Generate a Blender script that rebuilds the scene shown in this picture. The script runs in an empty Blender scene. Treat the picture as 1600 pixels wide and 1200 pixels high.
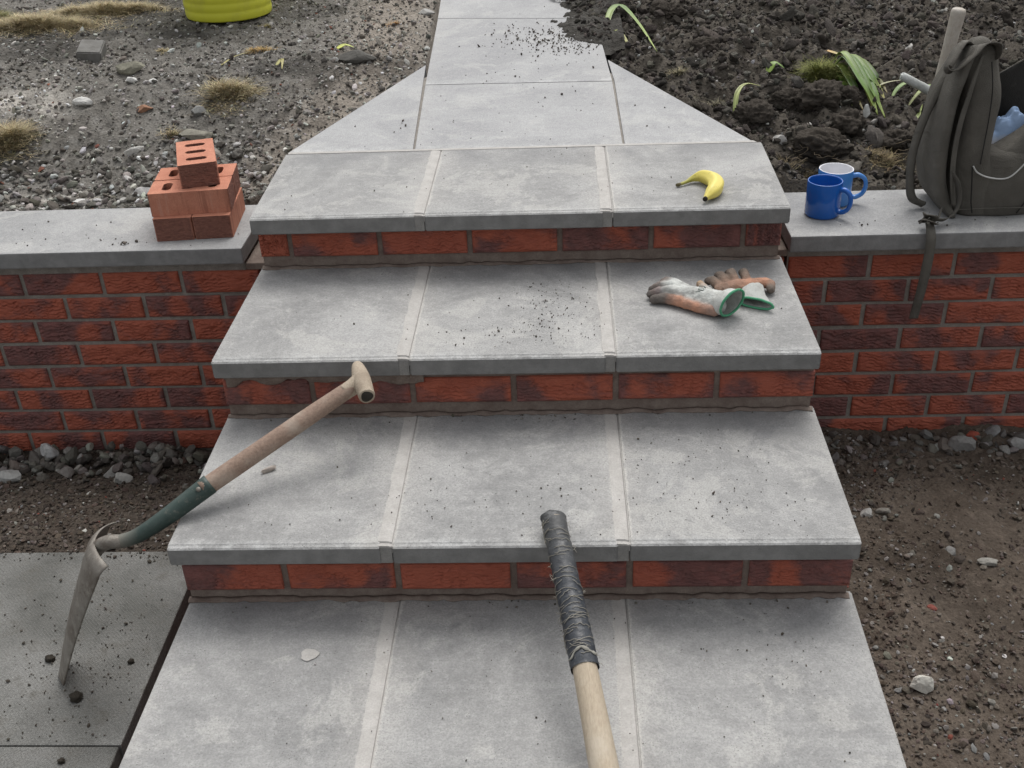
import bpy, bmesh, math, random
import numpy as np
from mathutils import Vector, Matrix
random.seed(7)
rng = np.random.default_rng(7)
scene = bpy.context.scene
COL = scene.collection

# ------------------------------------------------------------------ camera, sky, sun, exposure
cam_d = bpy.data.cameras.new('camera'); cam = bpy.data.objects.new('camera', cam_d); COL.objects.link(cam)
yaw, pit, rol = -0.0543, 0.5385, -0.0436
fwd = Vector((math.sin(yaw)*math.cos(pit), math.cos(yaw)*math.cos(pit), -math.sin(pit)))
rt0 = Vector((math.cos(yaw), -math.sin(yaw), 0)); up0 = rt0.cross(fwd)
rt = rt0*math.cos(rol)+up0*math.sin(rol); up = -rt0*math.sin(rol)+up0*math.cos(rol)
cam.matrix_world = Matrix(((rt.x, up.x, -fwd.x, 0.1038), (rt.y, up.y, -fwd.y, -2.4275), (rt.z, up.z, -fwd.z, 0.9679), (0, 0, 0, 1)))
cam_d.sensor_width = 36; cam_d.lens = 1675.185*36/1600
cam_d.clip_start = 0.02; cam_d.clip_end = 300
scene.camera = cam

SUN_EL, SUN_AZ = math.radians(62), math.radians(12)      # azimuth from +Y towards +X
w = bpy.data.worlds.new('World'); scene.world = w; w.use_nodes = True
nt = w.node_tree; bg = nt.nodes['Background']
sky = nt.nodes.new('ShaderNodeTexSky'); sky.sky_type = 'NISHITA'; sky.sun_disc = False
sky.sun_elevation = SUN_EL; sky.sun_rotation = SUN_AZ; sky.dust_density = 4; sky.air_density = 1.2
hs = nt.nodes.new('ShaderNodeHueSaturation'); hs.inputs['Saturation'].default_value = 0.13
nt.links.new(sky.outputs[0], hs.inputs['Color']); nt.links.new(hs.outputs[0], bg.inputs[0])
bg.inputs[1].default_value = 0.15
sd = bpy.data.lights.new('sun', 'SUN'); sun = bpy.data.objects.new('sun', sd); COL.objects.link(sun)
sd.energy = 0.85; sd.angle = math.radians(34); sd.color = (1, 0.97, 0.93)
sdir = Vector((math.sin(SUN_AZ)*math.cos(SUN_EL), math.cos(SUN_AZ)*math.cos(SUN_EL), math.sin(SUN_EL)))
sun.rotation_euler = (-sdir).to_track_quat('-Z', 'Y').to_euler()
scene.view_settings.view_transform = 'Standard'; scene.view_settings.look = 'None'
scene.view_settings.exposure = 0.38; scene.view_settings.gamma = 1

# ------------------------------------------------------------------ noise
def _h(ix, iy, iz, s):
    n = (ix.astype(np.int64)*374761393 + iy.astype(np.int64)*668265263 + iz.astype(np.int64)*2147483647 + s*974711) & 0xffffffff
    n = ((n ^ (n >> 13))*1274126177) & 0xffffffff
    n = ((n ^ (n >> 16))*2246822519) & 0xffffffff
    return ((n ^ (n >> 15)) & 0xffffff)/float(0xffffff)
def vnoise(x, y, z=None, s=0):
    x = np.asarray(x, float); y = np.asarray(y, float); z = np.zeros_like(x) if z is None else np.asarray(z, float)
    i, j, k = np.floor(x), np.floor(y), np.floor(z); fx, fy, fz = x-i, y-j, z-k
    fx, fy, fz = [t*t*(3-2*t) for t in (fx, fy, fz)]
    r = 0
    for a in (0, 1):
        for b in (0, 1):
            for c in (0, 1):
                r = r + _h(i+a, j+b, k+c, s)*(fx if a else 1-fx)*(fy if b else 1-fy)*(fz if c else 1-fz)
    return r*2-1
def fbm(x, y, z=None, oct=4, s=0):
    r, a, f = 0, 1, 1
    for o in range(oct):
        r = r + a*vnoise(x*f, y*f, None if z is None else z*f, s+o*17); a *= .5; f *= 2.03
    return r
def sstep(a, b, t):
    t = np.clip((t-a)/(b-a), 0, 1); return t*t*(3-2*t)

# ------------------------------------------------------------------ object helpers
def setp(o, label=None, cat=None, group=None, kind=None):
    for k, v in (('label', label), ('category', cat), ('group', group), ('kind', kind)):
        if v: o[k] = v
    return o
def link(name, me, mat=None, parent=None, loc=None, rot=None, scale=None):
    o = bpy.data.objects.new(name, me); COL.objects.link(o)
    if mat is not None and me is not None and len(me.materials) == 0: me.materials.append(mat)
    if parent is not None: o.parent = parent
    if loc is not None: o.location = loc
    if rot is not None: o.rotation_euler = rot
    if scale is not None: o.scale = scale
    return o
def empty(name, loc, label, cat=None, group=None, kind=None, rot=None):
    o = link(name, None, None, None, loc, rot); o.empty_display_size = .05
    return setp(o, label, cat, group, kind)
def mesh(name, V, F, smooth=False, col=None):
    V = np.asarray(V, np.float32); me = bpy.data.meshes.new(name)
    if isinstance(F, np.ndarray):
        n, k = F.shape
        me.vertices.add(len(V)); me.vertices.foreach_set('co', V.ravel())
        me.loops.add(n*k); me.loops.foreach_set('vertex_index', F.astype(np.int32).ravel())
        me.polygons.add(n); me.polygons.foreach_set('loop_start', np.arange(0, n*k, k, dtype=np.int32))
        me.polygons.foreach_set('loop_total', np.full(n, k, np.int32)); me.update(calc_edges=True)
    else:
        me.from_pydata([tuple(map(float, v)) for v in V], [], [tuple(f) for f in F]); me.update()
    me.polygons.foreach_set('use_smooth', np.full(len(me.polygons), smooth))
    if col is not None:
        a = me.color_attributes.new('Col', 'FLOAT_COLOR', 'POINT')
        c = np.ones((len(V), 4), np.float32); c[:, :3] = col; a.data.foreach_set('color', c.ravel())
    me.validate(); return me
def bm_mesh(name, bm, smooth=False):
    bmesh.ops.recalc_face_normals(bm, faces=bm.faces[:])
    me = bpy.data.meshes.new(name); bm.to_mesh(me); bm.free()
    me.polygons.foreach_set('use_smooth', np.full(len(me.polygons), smooth)); return me
def poly_prism(name, pts, z0, z1, bev=.003, seg=2):
    """pts: outline (x,y) ccw; z0 bottom, z1 top (numbers or function of x,y)"""
    f0 = z0 if callable(z0) else (lambda x, y: z0); f1 = z1 if callable(z1) else (lambda x, y: z1)
    bm = bmesh.new()
    t = [bm.verts.new((x, y, f1(x, y))) for x, y in pts]; b = [bm.verts.new((x, y, f0(x, y))) for x, y in pts]
    ft = bm.faces.new(t); bm.faces.new(b[::-1]); n = len(pts)
    for i in range(n): bm.faces.new((t[i], b[i], b[(i+1) % n], t[(i+1) % n]))
    bmesh.ops.recalc_face_normals(bm, faces=bm.faces[:])
    if bev: bmesh.ops.bevel(bm, geom=bm.edges[:], offset=bev, segments=seg, affect='EDGES', profile=.6)
    return bm_mesh(name, bm, False)
def box_mesh(name, sx, sy, sz, bev=.002):
    bm = bmesh.new(); bmesh.ops.create_cube(bm, size=1)
    for v in bm.verts: v.co = Vector((v.co.x*sx, v.co.y*sy, v.co.z*sz))
    if bev: bmesh.ops.bevel(bm, geom=bm.edges[:], offset=bev, segments=2, affect='EDGES')
    return bm_mesh(name, bm)
def curve_pts(P, n):
    """Catmull-Rom resample of control points (any dimension)"""
    P = np.asarray(P, float); Q = np.vstack([2*P[0]-P[1], P, 2*P[-1]-P[-2]]); out = []
    m = len(P)-1
    for t in np.linspace(0, m, n):
        i = min(int(t), m-1); f = t-i; a, b, c, d = Q[i:i+4]
        out.append(.5*((2*b)+(-a+c)*f+(2*a-5*b+4*c-d)*f*f+(-a+3*b-3*c+d)*f**3))
    return np.array(out)
def frames(P, up=(0, 0, 1)):
    P = np.asarray(P, float); T = np.gradient(P, axis=0); T /= np.linalg.norm(T, axis=1)[:, None]+1e-12
    u = np.array(up, float); N = []
    for t in T:
        u = u-t*(u@t)
        if np.linalg.norm(u) < 1e-6: u = np.cross(t, (1, 0, 0))
        u /= np.linalg.norm(u); N.append(u.copy())
    N = np.array(N); return T, N, np.cross(T, N)
def tube(P, R, seg=12, up=(0, 0, 1), shape=None, n=None, caps=True):
    P = np.asarray(P, float); R = np.asarray(R, float) if np.ndim(R) else np.full(len(P), R)
    if n: PR = curve_pts(np.column_stack([P, R]), n); P, R = PR[:, :3], np.maximum(PR[:, 3], 1e-4)
    T, N, B = frames(P, up); a = np.arange(seg)/seg*2*np.pi
    m = np.ones((len(P), seg)) if shape is None else np.array([[shape(i/(len(P)-1), q) for q in a] for i in range(len(P))])
    V = (P[:, None]+(R[:, None]*m)[:, :, None]*(np.cos(a)[None, :, None]*N[:, None]+np.sin(a)[None, :, None]*B[:, None])).reshape(-1, 3)
    F = [(i*seg+j, i*seg+(j+1) % seg, (i+1)*seg+(j+1) % seg, (i+1)*seg+j) for i in range(len(P)-1) for j in range(seg)]
    if caps: F += [tuple(range(seg))[::-1], tuple((len(P)-1)*seg+j for j in range(seg))]
    return V, F
def ribbon(P, wdir, width, th, n=24):
    """flat strap along P with thickness; wdir gives the width direction (vector or list per control point)"""
    P = np.asarray(P, float); W = np.tile(np.array(wdir, float), (len(P), 1)) if np.ndim(wdir) == 1 else np.array(wdir, float)
    wd = np.full(len(P), width) if not np.ndim(width) else np.array(width)
    Q = curve_pts(np.column_stack([P, W, wd]), n); P, W, wd = Q[:, :3], Q[:, 3:6], Q[:, 6]
    T = np.gradient(P, axis=0); T /= np.linalg.norm(T, axis=1)[:, None]
    W = W-T*np.sum(W*T, axis=1)[:, None]; W /= np.linalg.norm(W, axis=1)[:, None]+1e-9; N = np.cross(T, W)
    V = []
    for p, a, b, c in zip(P, W, N, wd): V += [p-a*c/2-b*th/2, p+a*c/2-b*th/2, p+a*c/2+b*th/2, p-a*c/2+b*th/2]
    F = [(4*i+j, 4*i+(j+1) % 4, 4*i+4+(j+1) % 4, 4*i+4+j) for i in range(n-1) for j in range(4)] + [(3, 2, 1, 0), tuple(4*(n-1)+j for j in range(4))]
    return np.array(V), F
def join(parts):
    V, F, o = [], [], 0
    for v, f in parts:
        V.append(np.asarray(v, float)); F += [tuple(i+o for i in g) for g in f]; o += len(v)
    return np.vstack(V), F
def lathe(prof, seg=48, c=(0, 0)):
    V, F = [], []
    for r, z in prof:
        for j in range(seg): a = j/seg*2*math.pi; V.append((c[0]+r*math.cos(a), c[1]+r*math.sin(a), z))
    for i in range(len(prof)-1):
        for j in range(seg): F.append((i*seg+j, i*seg+(j+1) % seg, (i+1)*seg+(j+1) % seg, (i+1)*seg+j))
    return np.array(V), F
def with_mods(o, mods):
    """apply modifiers to an object without operators"""
    for t, kw in mods:
        m = o.modifiers.new(t.lower(), t)
        for k, v in kw.items(): setattr(m, k, v)
    dg = bpy.context.evaluated_depsgraph_get(); dg.update()
    me = bpy.data.meshes.new_from_object(o.evaluated_get(dg)); o.modifiers.clear(); old = o.data; o.data = me
    bpy.data.meshes.remove(old); return o

# ------------------------------------------------------------------ material helpers
class M:
    def __init__(s, name, rough=.8, spec=.3):
        s.m = bpy.data.materials.new(name); s.m.use_nodes = True; s.t = s.m.node_tree; s.b = s.t.nodes['Principled BSDF']
        s.b.inputs['Roughness'].default_value = rough; s.b.inputs['Specular IOR Level'].default_value = spec
        s._c = None
    def n(s, t, **kw):
        nd = s.t.nodes.new(t)
        for k, v in kw.items(): setattr(nd, k, v)
        return nd
    def l(s, a, b): s.t.links.new(a, b)
    def set(s, inp, v):
        if isinstance(v, bpy.types.NodeSocket): s.l(v, inp)
        else:
            if isinstance(v, (tuple, list)) and len(v) == 3 and inp.type == 'RGBA': v = (*v, 1)
            inp.default_value = v
    def coord(s, kind='Object', rnd=0, scale=(1, 1, 1)):
        v = s.n('ShaderNodeTexCoord').outputs[kind]
        if rnd:
            r = s.n('ShaderNodeObjectInfo').outputs['Random']; q = s.math('MULTIPLY', r, rnd)
            a = s.n('ShaderNodeVectorMath', operation='ADD'); s.l(v, a.inputs[0]); s.l(q, a.inputs[1]); v = a.outputs[0]
        if scale != (1, 1, 1):
            a = s.n('ShaderNodeVectorMath', operation='MULTIPLY'); s.l(v, a.inputs[0]); a.inputs[1].default_value = scale; v = a.outputs[0]
        return v
    def math(s, op, a, b=0., c=0., clamp=False):
        nd = s.n('ShaderNodeMath', operation=op, use_clamp=clamp); s.set(nd.inputs[0], a); s.set(nd.inputs[1], b); s.set(nd.inputs[2], c); return nd.outputs[0]
    def noise(s, vec, scale, detail=4, rough=.55, dist=0):
        nd = s.n('ShaderNodeTexNoise'); s.l(vec, nd.inputs['Vector']); nd.inputs['Scale'].default_value = scale
        nd.inputs['Detail'].default_value = detail; nd.inputs['Roughness'].default_value = rough; nd.inputs['Distortion'].default_value = dist
        return nd.outputs['Fac']
    def voro(s, vec, scale, feat='F1', out='Distance'):
        nd = s.n('ShaderNodeTexVoronoi', feature=feat); s.l(vec, nd.inputs['Vector']); nd.inputs['Scale'].default_value = scale; return nd.outputs[out]
    def rng(s, v, a, b, c=0., d=1., smooth=False):
        nd = s.n('ShaderNodeMapRange'); nd.interpolation_type = 'SMOOTHSTEP' if smooth else 'LINEAR'
        s.set(nd.inputs[0], v)
        for i, q in enumerate((a, b, c, d)): nd.inputs[i+1].default_value = q
        return nd.outputs[0]
    def mix(s, f, a, b, mode='MIX'):
        nd = s.n('ShaderNodeMix', data_type='RGBA', blend_type=mode); s.set(nd.inputs[0], f); s.set(nd.inputs[6], a); s.set(nd.inputs[7], b); return nd.outputs[2]
    def attr(s, name): return s.n('ShaderNodeAttribute', attribute_name=name).outputs['Color']
    def sep(s, v):
        nd = s.n('ShaderNodeSeparateXYZ'); s.l(v, nd.inputs[0]); return nd.outputs
    def color(s, c): s.set(s.b.inputs['Base Color'], c)
    def rough(s, v): s.set(s.b.inputs['Roughness'], v)
    def bump(s, h, dist=.002, strength=1.):
        nd = s.n('ShaderNodeBump'); nd.inputs['Distance'].default_value = dist; nd.inputs['Strength'].default_value = strength
        s.set(nd.inputs['Height'], h); s.l(nd.outputs[0], s.b.inputs['Normal']); return s

def concrete(name, base, light, dark, fine=1., speck=.5, smear=True, streak=0., damp=0.):
    m = M(name, .88, .2); v = m.coord('Object', 20); g = m.coord('Generated')
    n1 = m.noise(v, 5, 5, .6); n2 = m.noise(v, 22, 5, .65); n3 = m.noise(v, 260, 3, .6)
    rn = m.n('ShaderNodeObjectInfo').outputs['Random']; n0 = m.noise(m.coord('Object', 63), 2.6, 4, .7, 1.); c = m.mix(m.rng(n1, .36, .60), tuple((x*.6+y*.4) for x, y in zip(dark, base)), base); c = m.mix(m.rng(n2, .45, .70, 0, .45), c, light); c = m.mix(m.rng(n0, .50, .64, 0, .6), c, light); c = m.mix(m.rng(n0, .48, .36, 0, .6), c, dark); c = m.mix(m.rng(rn, 0, 1, 0, .22), c, dark); ds = m.noise(m.coord('Object', 77), 5.5, 6, .72, .6); c = m.mix(m.rng(ds, .545, .60, 0, .42), c, (light[0]*1.08, light[1]*1.07, light[2]*1.04)); nf = m.noise(v, 75, 5, .7); c = m.mix(m.rng(nf, .52, .72, 0, .5), c, light); c = m.mix(m.rng(nf, .45, .28, 0, .4), c, dark)
    xyz = m.sep(g)
    if streak:
        vs = m.coord('Object', 20, (2.5, 26, 10)); c = m.mix(m.rng(m.noise(vs, 1.6, 4, .6), .55, .72, 0, streak), c, light)
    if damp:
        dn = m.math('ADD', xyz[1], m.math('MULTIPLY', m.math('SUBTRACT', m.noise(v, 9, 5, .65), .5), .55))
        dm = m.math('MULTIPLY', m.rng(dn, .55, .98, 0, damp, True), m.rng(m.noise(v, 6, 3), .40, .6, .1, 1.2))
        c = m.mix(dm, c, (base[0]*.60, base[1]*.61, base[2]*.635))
    if smear:
        oc = m.n('ShaderNodeSeparateColor'); m.l(m.n('ShaderNodeObjectInfo').outputs['Color'], oc.inputs[0]); ex = m.math('MINIMUM', m.math('ADD', xyz[0], oc.outputs[0]), m.math('ADD', m.math('SUBTRACT', 1., xyz[0]), oc.outputs[1]))
        wob = m.math('MULTIPLY', m.math('SUBTRACT', m.noise(v, 14, 5, .7), .5), .16)
        em = m.math('ADD', m.rng(m.math('ADD', ex, m.math('MULTIPLY', wob, .3)), .020, .006, 0, .5, True), m.rng(m.math('ADD', ex, m.math('MULTIPLY', wob, 1.5)), .15, .0, 0, .32))
        c = m.mix(em, c, (light[0]*1.13, light[1]*1.10, light[2]*1.06))
        ef = m.rng(m.math('ADD', xyz[1], m.math('MULTIPLY', wob, .5)), .055, .01, 0, .55)
        c = m.mix(m.math('MULTIPLY', ef, m.rng(m.noise(v, 30, 4, .7), .42, .6)), c, (.58, .58, .57))
    c = m.mix(m.rng(n3, .38, .62, 0, .5), c, m.mix(.55, c, (.1, .1, .1)), 'MIX'); pt = m.voro(m.coord('Object', 51), 210); c = m.mix(m.math('MULTIPLY', m.rng(pt, .22, .12), m.rng(n2, .42, .55, 0, .55)), c, (.09, .088, .085))
    sp = m.voro(v, 120); spn = m.noise(v, 17, 3)
    c = m.mix(m.math('MULTIPLY', m.rng(sp, .16, .08), m.rng(spn, .5, .68, 0, speck)), c, (.05, .045, .04))
    wp = m.voro(m.coord('Object', 33), 90)
    c = m.mix(m.math('MULTIPLY', m.rng(wp, .12, .06), m.rng(n2, .5, .66, 0, .55)), c, (.62, .62, .6))
    on = m.sep(m.n('ShaderNodeTexCoord').outputs['Normal'])[2]; ct = m.mix(m.rng(n2, .4, .65), tuple(x*.50 for x in base), tuple(x*.66 for x in base)); c = m.mix(m.rng(on, .72, .42), c, ct)  # steep faces darkened: smooth cement plus weak overcast light put into the colour
    m.color(c); m.rough(m.rng(n2, .3, .7, .78, .95))
    h = m.math('ADD', m.math('MULTIPLY', n3, .6*fine), m.math('MULTIPLY', m.rng(m.voro(v, 150), 0, .35), .35*fine)); h = m.math('ADD', h, m.math('MULTIPLY', n2, .8))
    m.bump(h, .0016); return m.m
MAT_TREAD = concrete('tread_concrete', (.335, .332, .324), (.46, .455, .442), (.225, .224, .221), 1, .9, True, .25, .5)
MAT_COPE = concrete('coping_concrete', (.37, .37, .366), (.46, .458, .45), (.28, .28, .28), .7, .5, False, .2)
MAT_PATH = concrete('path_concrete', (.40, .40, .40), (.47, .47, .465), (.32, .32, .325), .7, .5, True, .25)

def paving_mat():
    m = M('dimpled_paving', .9, .2); v = m.coord('Object', 0); n1 = m.noise(v, 4, 5, .65); n2 = m.noise(v, 16, 6, .7)
    c = m.mix(m.rng(n1, .38, .60), (.105, .105, .097), (.235, .233, .222))
    c = m.mix(m.rng(n2, .5, .7, 0, .75), c, (.10, .093, .078)); xyz = m.sep(v)
    dx = m.math('SINE', m.math('MULTIPLY', xyz[0], 2*math.pi/.0085)); dy = m.math('SINE', m.math('MULTIPLY', xyz[1], 2*math.pi/.0085))
    d = m.math('MULTIPLY', dx, dy); dm = m.rng(d, .2, .8)
    c = m.mix(m.math('MULTIPLY', dm, m.rng(n2, .62, .42, 0, .28)), c, (.34, .34, .32))
    fine = m.noise(v, 220, 3); c = m.mix(m.rng(fine, .35, .65, 0, .4), c, (.05, .048, .042)); m.color(c)
    m.bump(m.math('ADD', m.math('MULTIPLY', dm, .35), m.math('MULTIPLY', n2, 1.4)), .0025); return m.m
MAT_PAVE = paving_mat()

def mortar_mat(name, a, b, bump=.003):
    m = M(name, .95, .15); v = m.coord('Object', 5); n = m.noise(v, 30, 5, .7); f = m.noise(v, 300, 3, .6)
    c = m.mix(m.rng(n, .35, .65), a, b); c = m.mix(m.rng(f, .3, .7, 0, .35), c, tuple(x*.5 for x in a)); m.color(c)
    m.bump(m.math('ADD', n, m.math('MULTIPLY', f, .35)), bump); return m.m
MAT_MORTAR = mortar_mat('wall_mortar', (.215, .195, .172), (.31, .29, .26))
MAT_MORTAR_DARK = mortar_mat('riser_mortar', (.17, .13, .11), (.25, .205, .175))
MAT_EDGE = mortar_mat('edge_joint_mortar', (.21, .205, .195), (.28, .272, .26), .001)  # joint mortar at the slab fronts, darkened to match their painted shade
MAT_JOINT = mortar_mat('pale_joint_mortar', (.415, .398, .375), (.50, .482, .458), .0012)

def rustic_mat():
    m = M('rustic_brick', .72, .3); v = m.coord('Object', 37); xyz = m.sep(m.coord('Object'))
    r = m.n('ShaderNodeObjectInfo').outputs['Random']
    n = m.noise(m.coord('Object', 37, (1, 1, .8)), 7, 2, .5, .3); ng = m.noise(m.coord('Object', 11, (1, 1, 2.4)), 48, 4, .65)
    e = m.math('ADD', n, m.math('MULTIPLY', m.math('SUBTRACT', ng, .5), .20))
    red = m.mix(m.rng(m.noise(v, 25, 4), .35, .65), (.385, .106, .062), (.325, .088, .053))
    red = m.mix(m.rng(r, 0, 1, 0, .35), red, (.31, .088, .062))
    pur = m.mix(m.rng(m.noise(v, 40, 4), .35, .65), (.185, .080, .074), (.118, .062, .060))
    c = m.mix(m.rng(m.math('ADD', e, m.rng(r, 0, 1, -.06, .06)), .46, .56, 0, .92), red, pur); g = m.attr('Col')
    c = m.mix(1, c, g, 'MULTIPLY')
    d = m.noise(v, 120, 4, .7); c = m.mix(m.rng(d, .6, .8, 0, .18), c, (.33, .27, .23)); m.color(c); m.rough(m.rng(ng, .3, .7, .5, .85))
    m.bump(m.math('ADD', m.noise(m.coord('Object', 37, (1, 1, 2.2)), 150, 4, .6), m.math('MULTIPLY', d, .4)), .0028); return m.m
MAT_BRICK = rustic_mat()

def soil_mat(name, a, b, c3, bump=.006):
    m = M(name, .95, .12); v = m.coord('Object'); g = m.attr('Col')
    n1 = m.noise(v, 3.5, 6, .65); n2 = m.noise(v, 28, 6, .7); n3 = m.noise(v, 130, 5, .7)
    c = m.mix(m.rng(n1, .36, .64), a, b); c = m.mix(m.rng(n2, .5, .72, 0, .7), c, c3)
    c = m.mix(m.rng(n3, .3, .7, 0, .6), c, tuple(x*.45 for x in a)); c = m.mix(1, c, g, 'MULTIPLY'); m.color(c)
    h = m.math('ADD', n2, m.math('MULTIPLY', n3, .6)); h = m.math('ADD', h, m.math('MULTIPLY', m.rng(m.voro(v, 90), 0, .6, 1, 0), .5)); m.bump(h, bump); return m.m
MAT_SOIL_U = soil_mat('upper_soil', (.150, .139, .123), (.242, .228, .205), (.33, .318, .295))
MAT_SOIL_L = soil_mat('lower_soil', (.090, .073, .059), (.138, .115, .095), (.20, .165, .135), .005)
def vcol_mat(name, rough=.9, bump=.002, sc=120, spec=.2, var=.5):
    m = M(name, rough, spec); v = m.coord('Object'); g = m.attr('Col'); n = m.noise(v, sc, 4, .65)
    c = m.mix(m.rng(n, .3, .7, 0, var), g, m.mix(.6, g, (.02, .018, .015))); m.color(c); m.bump(n, bump); return m.m
MAT_STONE = vcol_mat('gravel_stone'); MAT_CLOD = vcol_mat('soil_clod', .97, .004, 160, .1, .7)
MAT_LEAF = vcol_mat('leaf', .45, .0006, 200, .5, .25); MAT_STRAW = vcol_mat('dry_grass', .8, .0003, 200, .2, .2)
def plain(name, c, rough=.6, spec=.4, bump=0, sc=100, c2=None, nsc=20, metal=0., stretch=(1, 1, 1)):
    m = M(name, rough, spec); v = m.coord('Object', 3, stretch); n = m.noise(v, nsc, 5, .65)
    m.color(m.mix(m.rng(n, .35, .65), c, c2 or tuple(x*.8 for x in c))); m.b.inputs['Metallic'].default_value = metal
    if bump: m.bump(m.noise(v, sc, 4, .6), bump)
    return m.m

# ------------------------------------------------------------------ measures of the steps (metres)
Z1, Z2, Z3, Z4 = 0., -.158, -.323, -.494          # tread tops
N1, N2, N3, N4 = -.008, -.431, -.858, -1.285      # nosing fronts
R1, R2, R3, R4 = .042, -.402, -.818, -1.245       # riser faces
TS = .0445                                         # slab thickness
XL, XR = -.657, .656
SL, Y0 = .062, .485                                # path slope and start
pz = lambda x, y: max(0., (y-Y0))*SL

# ------------------------------------------------------------------ terrain
WING = [(-.66, .476), (.655, .468), (.27, 1.233), (.235, 2.6), (-.40, 2.6), (-.334, 1.233)]
def path_dist(x, y):
    """>0 outside the paved shape (approximate distance)"""
    t = np.clip((y-.47)/(1.233-.47), 0, 1); xl = np.where(y < .47, -.66, np.where(y < 1.233, -.66+.326*t, -.334-.045*(y-1.233)))
    xr = np.where(y < .47, .655, np.where(y < 1.233, .655-.385*t, .27-.03*(y-1.233)))
    return np.maximum(xl-x, x-xr)
def upper_z(x, y, noise=True):
    x = np.asarray(x, float); y = np.asarray(y, float)
    pl = SL*(np.clip(y, .3, 7)-Y0)-.012
    t = sstep(.46, 1.3, y); z = -.19*(1-t)+t*pl
    d = path_dist(x, y); nearw = np.exp(-np.clip(d, 0, 9)/.10)*sstep(.30, .6, y); z = z*(1-nearw)+nearw*(pl-.012)
    if noise:
        right = sstep(-.1, .35, x)
        lump = (1-np.abs(fbm(x*7, y*7, None, 3, 5)))*.035-.015 + .018*fbm(x*17, y*17, None, 4, 9)
        rough = .006*fbm(x*5, y*5, None, 2, 31)+.008*fbm(x*22, y*22, None, 4, 2)
        nz = np.where(right > 0, lump*right+rough*(1-right), rough)
        nz = nz+.004*fbm(x*90, y*90, None, 2, 12)
        att = np.clip(d/.05, 0, 1)*sstep(.44, .60, y)*.8+.2*np.clip(d/.05, 0, 1)
        z = z+nz*att
    z = np.where(d < .01, np.minimum(z, np.maximum(pl, -.02)-.035), z)
    z = np.where(y < .54, np.minimum(z, -.235), z)
    z = np.where((y < .50) & (np.abs(x) < .72), -.30, z)
    return z
def lower_z(x, y, noise=True):
    x = np.asarray(x, float); y = np.asarray(y, float)
    zl = -.715-.125*sstep(-.42, .22, y); zr = -.775-.03*sstep(-.6, .2, y)
    z = np.where(x < 0, zl, zr)
    if noise:
        z = z+.011*fbm(x*6, y*6, None, 3, 55)+.007*fbm(x*26, y*26, None, 4, 66)+.003*fbm(x*100, y*100, None, 2, 77)
    z = np.where((x < 0) & (y < -.415), -.765, z)
    z = np.where((x > -.80) & (x < -.5) & (y < -.40), -.93, z)
    z = np.where((x < -.655) & (x > -.80) & (y < -.25) & (y >= -.40), np.minimum(z, -.74), z)
    return z
def axis(a, b, step, far):
    core = np.arange(a, b+1e-6, step); ext = [b]; s = step*2
    while ext[-1] < far: ext.append(ext[-1]+s); s *= 1.6
    ext2 = [a]; s = step*2
    while ext2[-1] > -far: ext2.append(ext2[-1]-s); s *= 1.6
    return np.concatenate([ext2[:0:-1], core, ext[1:]])
def grid_mesh(name, xs, ys, fz, colf):
    X, Y = np.meshgrid(xs, ys); Z = fz(X, Y); V = np.column_stack([X.ravel(), Y.ravel(), Z.ravel()])
    ny, nx = X.shape; i = np.arange(ny-1)[:, None]*nx+np.arange(nx-1)[None]
    F = np.stack([i, i+1, i+nx+1, i+nx], -1).reshape(-1, 4); return mesh(name, V, F, True, colf(V))
def upper_col(V):
    x, y = V[:, 0], V[:, 1]; right = sstep(0, .3, x)[:, None]
    c = np.ones((len(V), 3)); dark = np.array([.52, .485, .45])
    c = c*(1-right)+dark*right
    lime = np.clip(sstep(.5, .0, np.hypot((x+1.72)/.62, (y-1.05)/.40)) + .8*sstep(.5, 0, np.hypot((x+1.45)/.5, (y-.62)/.12)), 0, 1)
    lime = lime*np.clip(.75+.8*fbm(x*12, y*12, None, 3, 8), 0, 1)
    c = c*(1+2.3*lime[:, None]*(1-right))
    band = sstep(.30, .0, np.abs(path_dist(x, y)-.16))*(1-right[:, 0]); c = c*(1+np.outer(band, [.62, .52, .44]))
    dk = sstep(.1, .5, fbm(x*2.3+3, y*2.3, None, 3, 70))[:, None]; c = c*(1-.45*dk*(1-right)); return c
def lower_col(V):
    x, y = V[:, 0], V[:, 1]; c = np.ones((len(V), 3)); n = sstep(-.3, .5, fbm(x*4, y*4, None, 3, 90))[:, None]
    r = (x > 0)[:, None]; return np.where(r, c*(1.-.35*n)*np.array([1.02, 1.0, .98]), c*(.85-.15*n))
yu = axis(.42, 3.0, .0085, 40); yu = yu[yu > .41]
o = link('upper_ground', grid_mesh('upper_ground', axis(-2.7, 2.2, .0085, 40), yu, upper_z, upper_col), MAT_SOIL_U)
setp(o, 'rough bare soil of the upper garden behind the wall', kind='structure')
yl_ = axis(-1.6, .45, .009, 40); yl_ = yl_[yl_ < .46]
xs1 = axis(-1.8, 1.8, .009, 40)
o = link('lower_ground', grid_mesh('lower_ground', xs1, yl_, lower_z, lower_col), MAT_SOIL_L)
setp(o, 'trodden brown soil below the wall and beside the steps', kind='structure')

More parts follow.
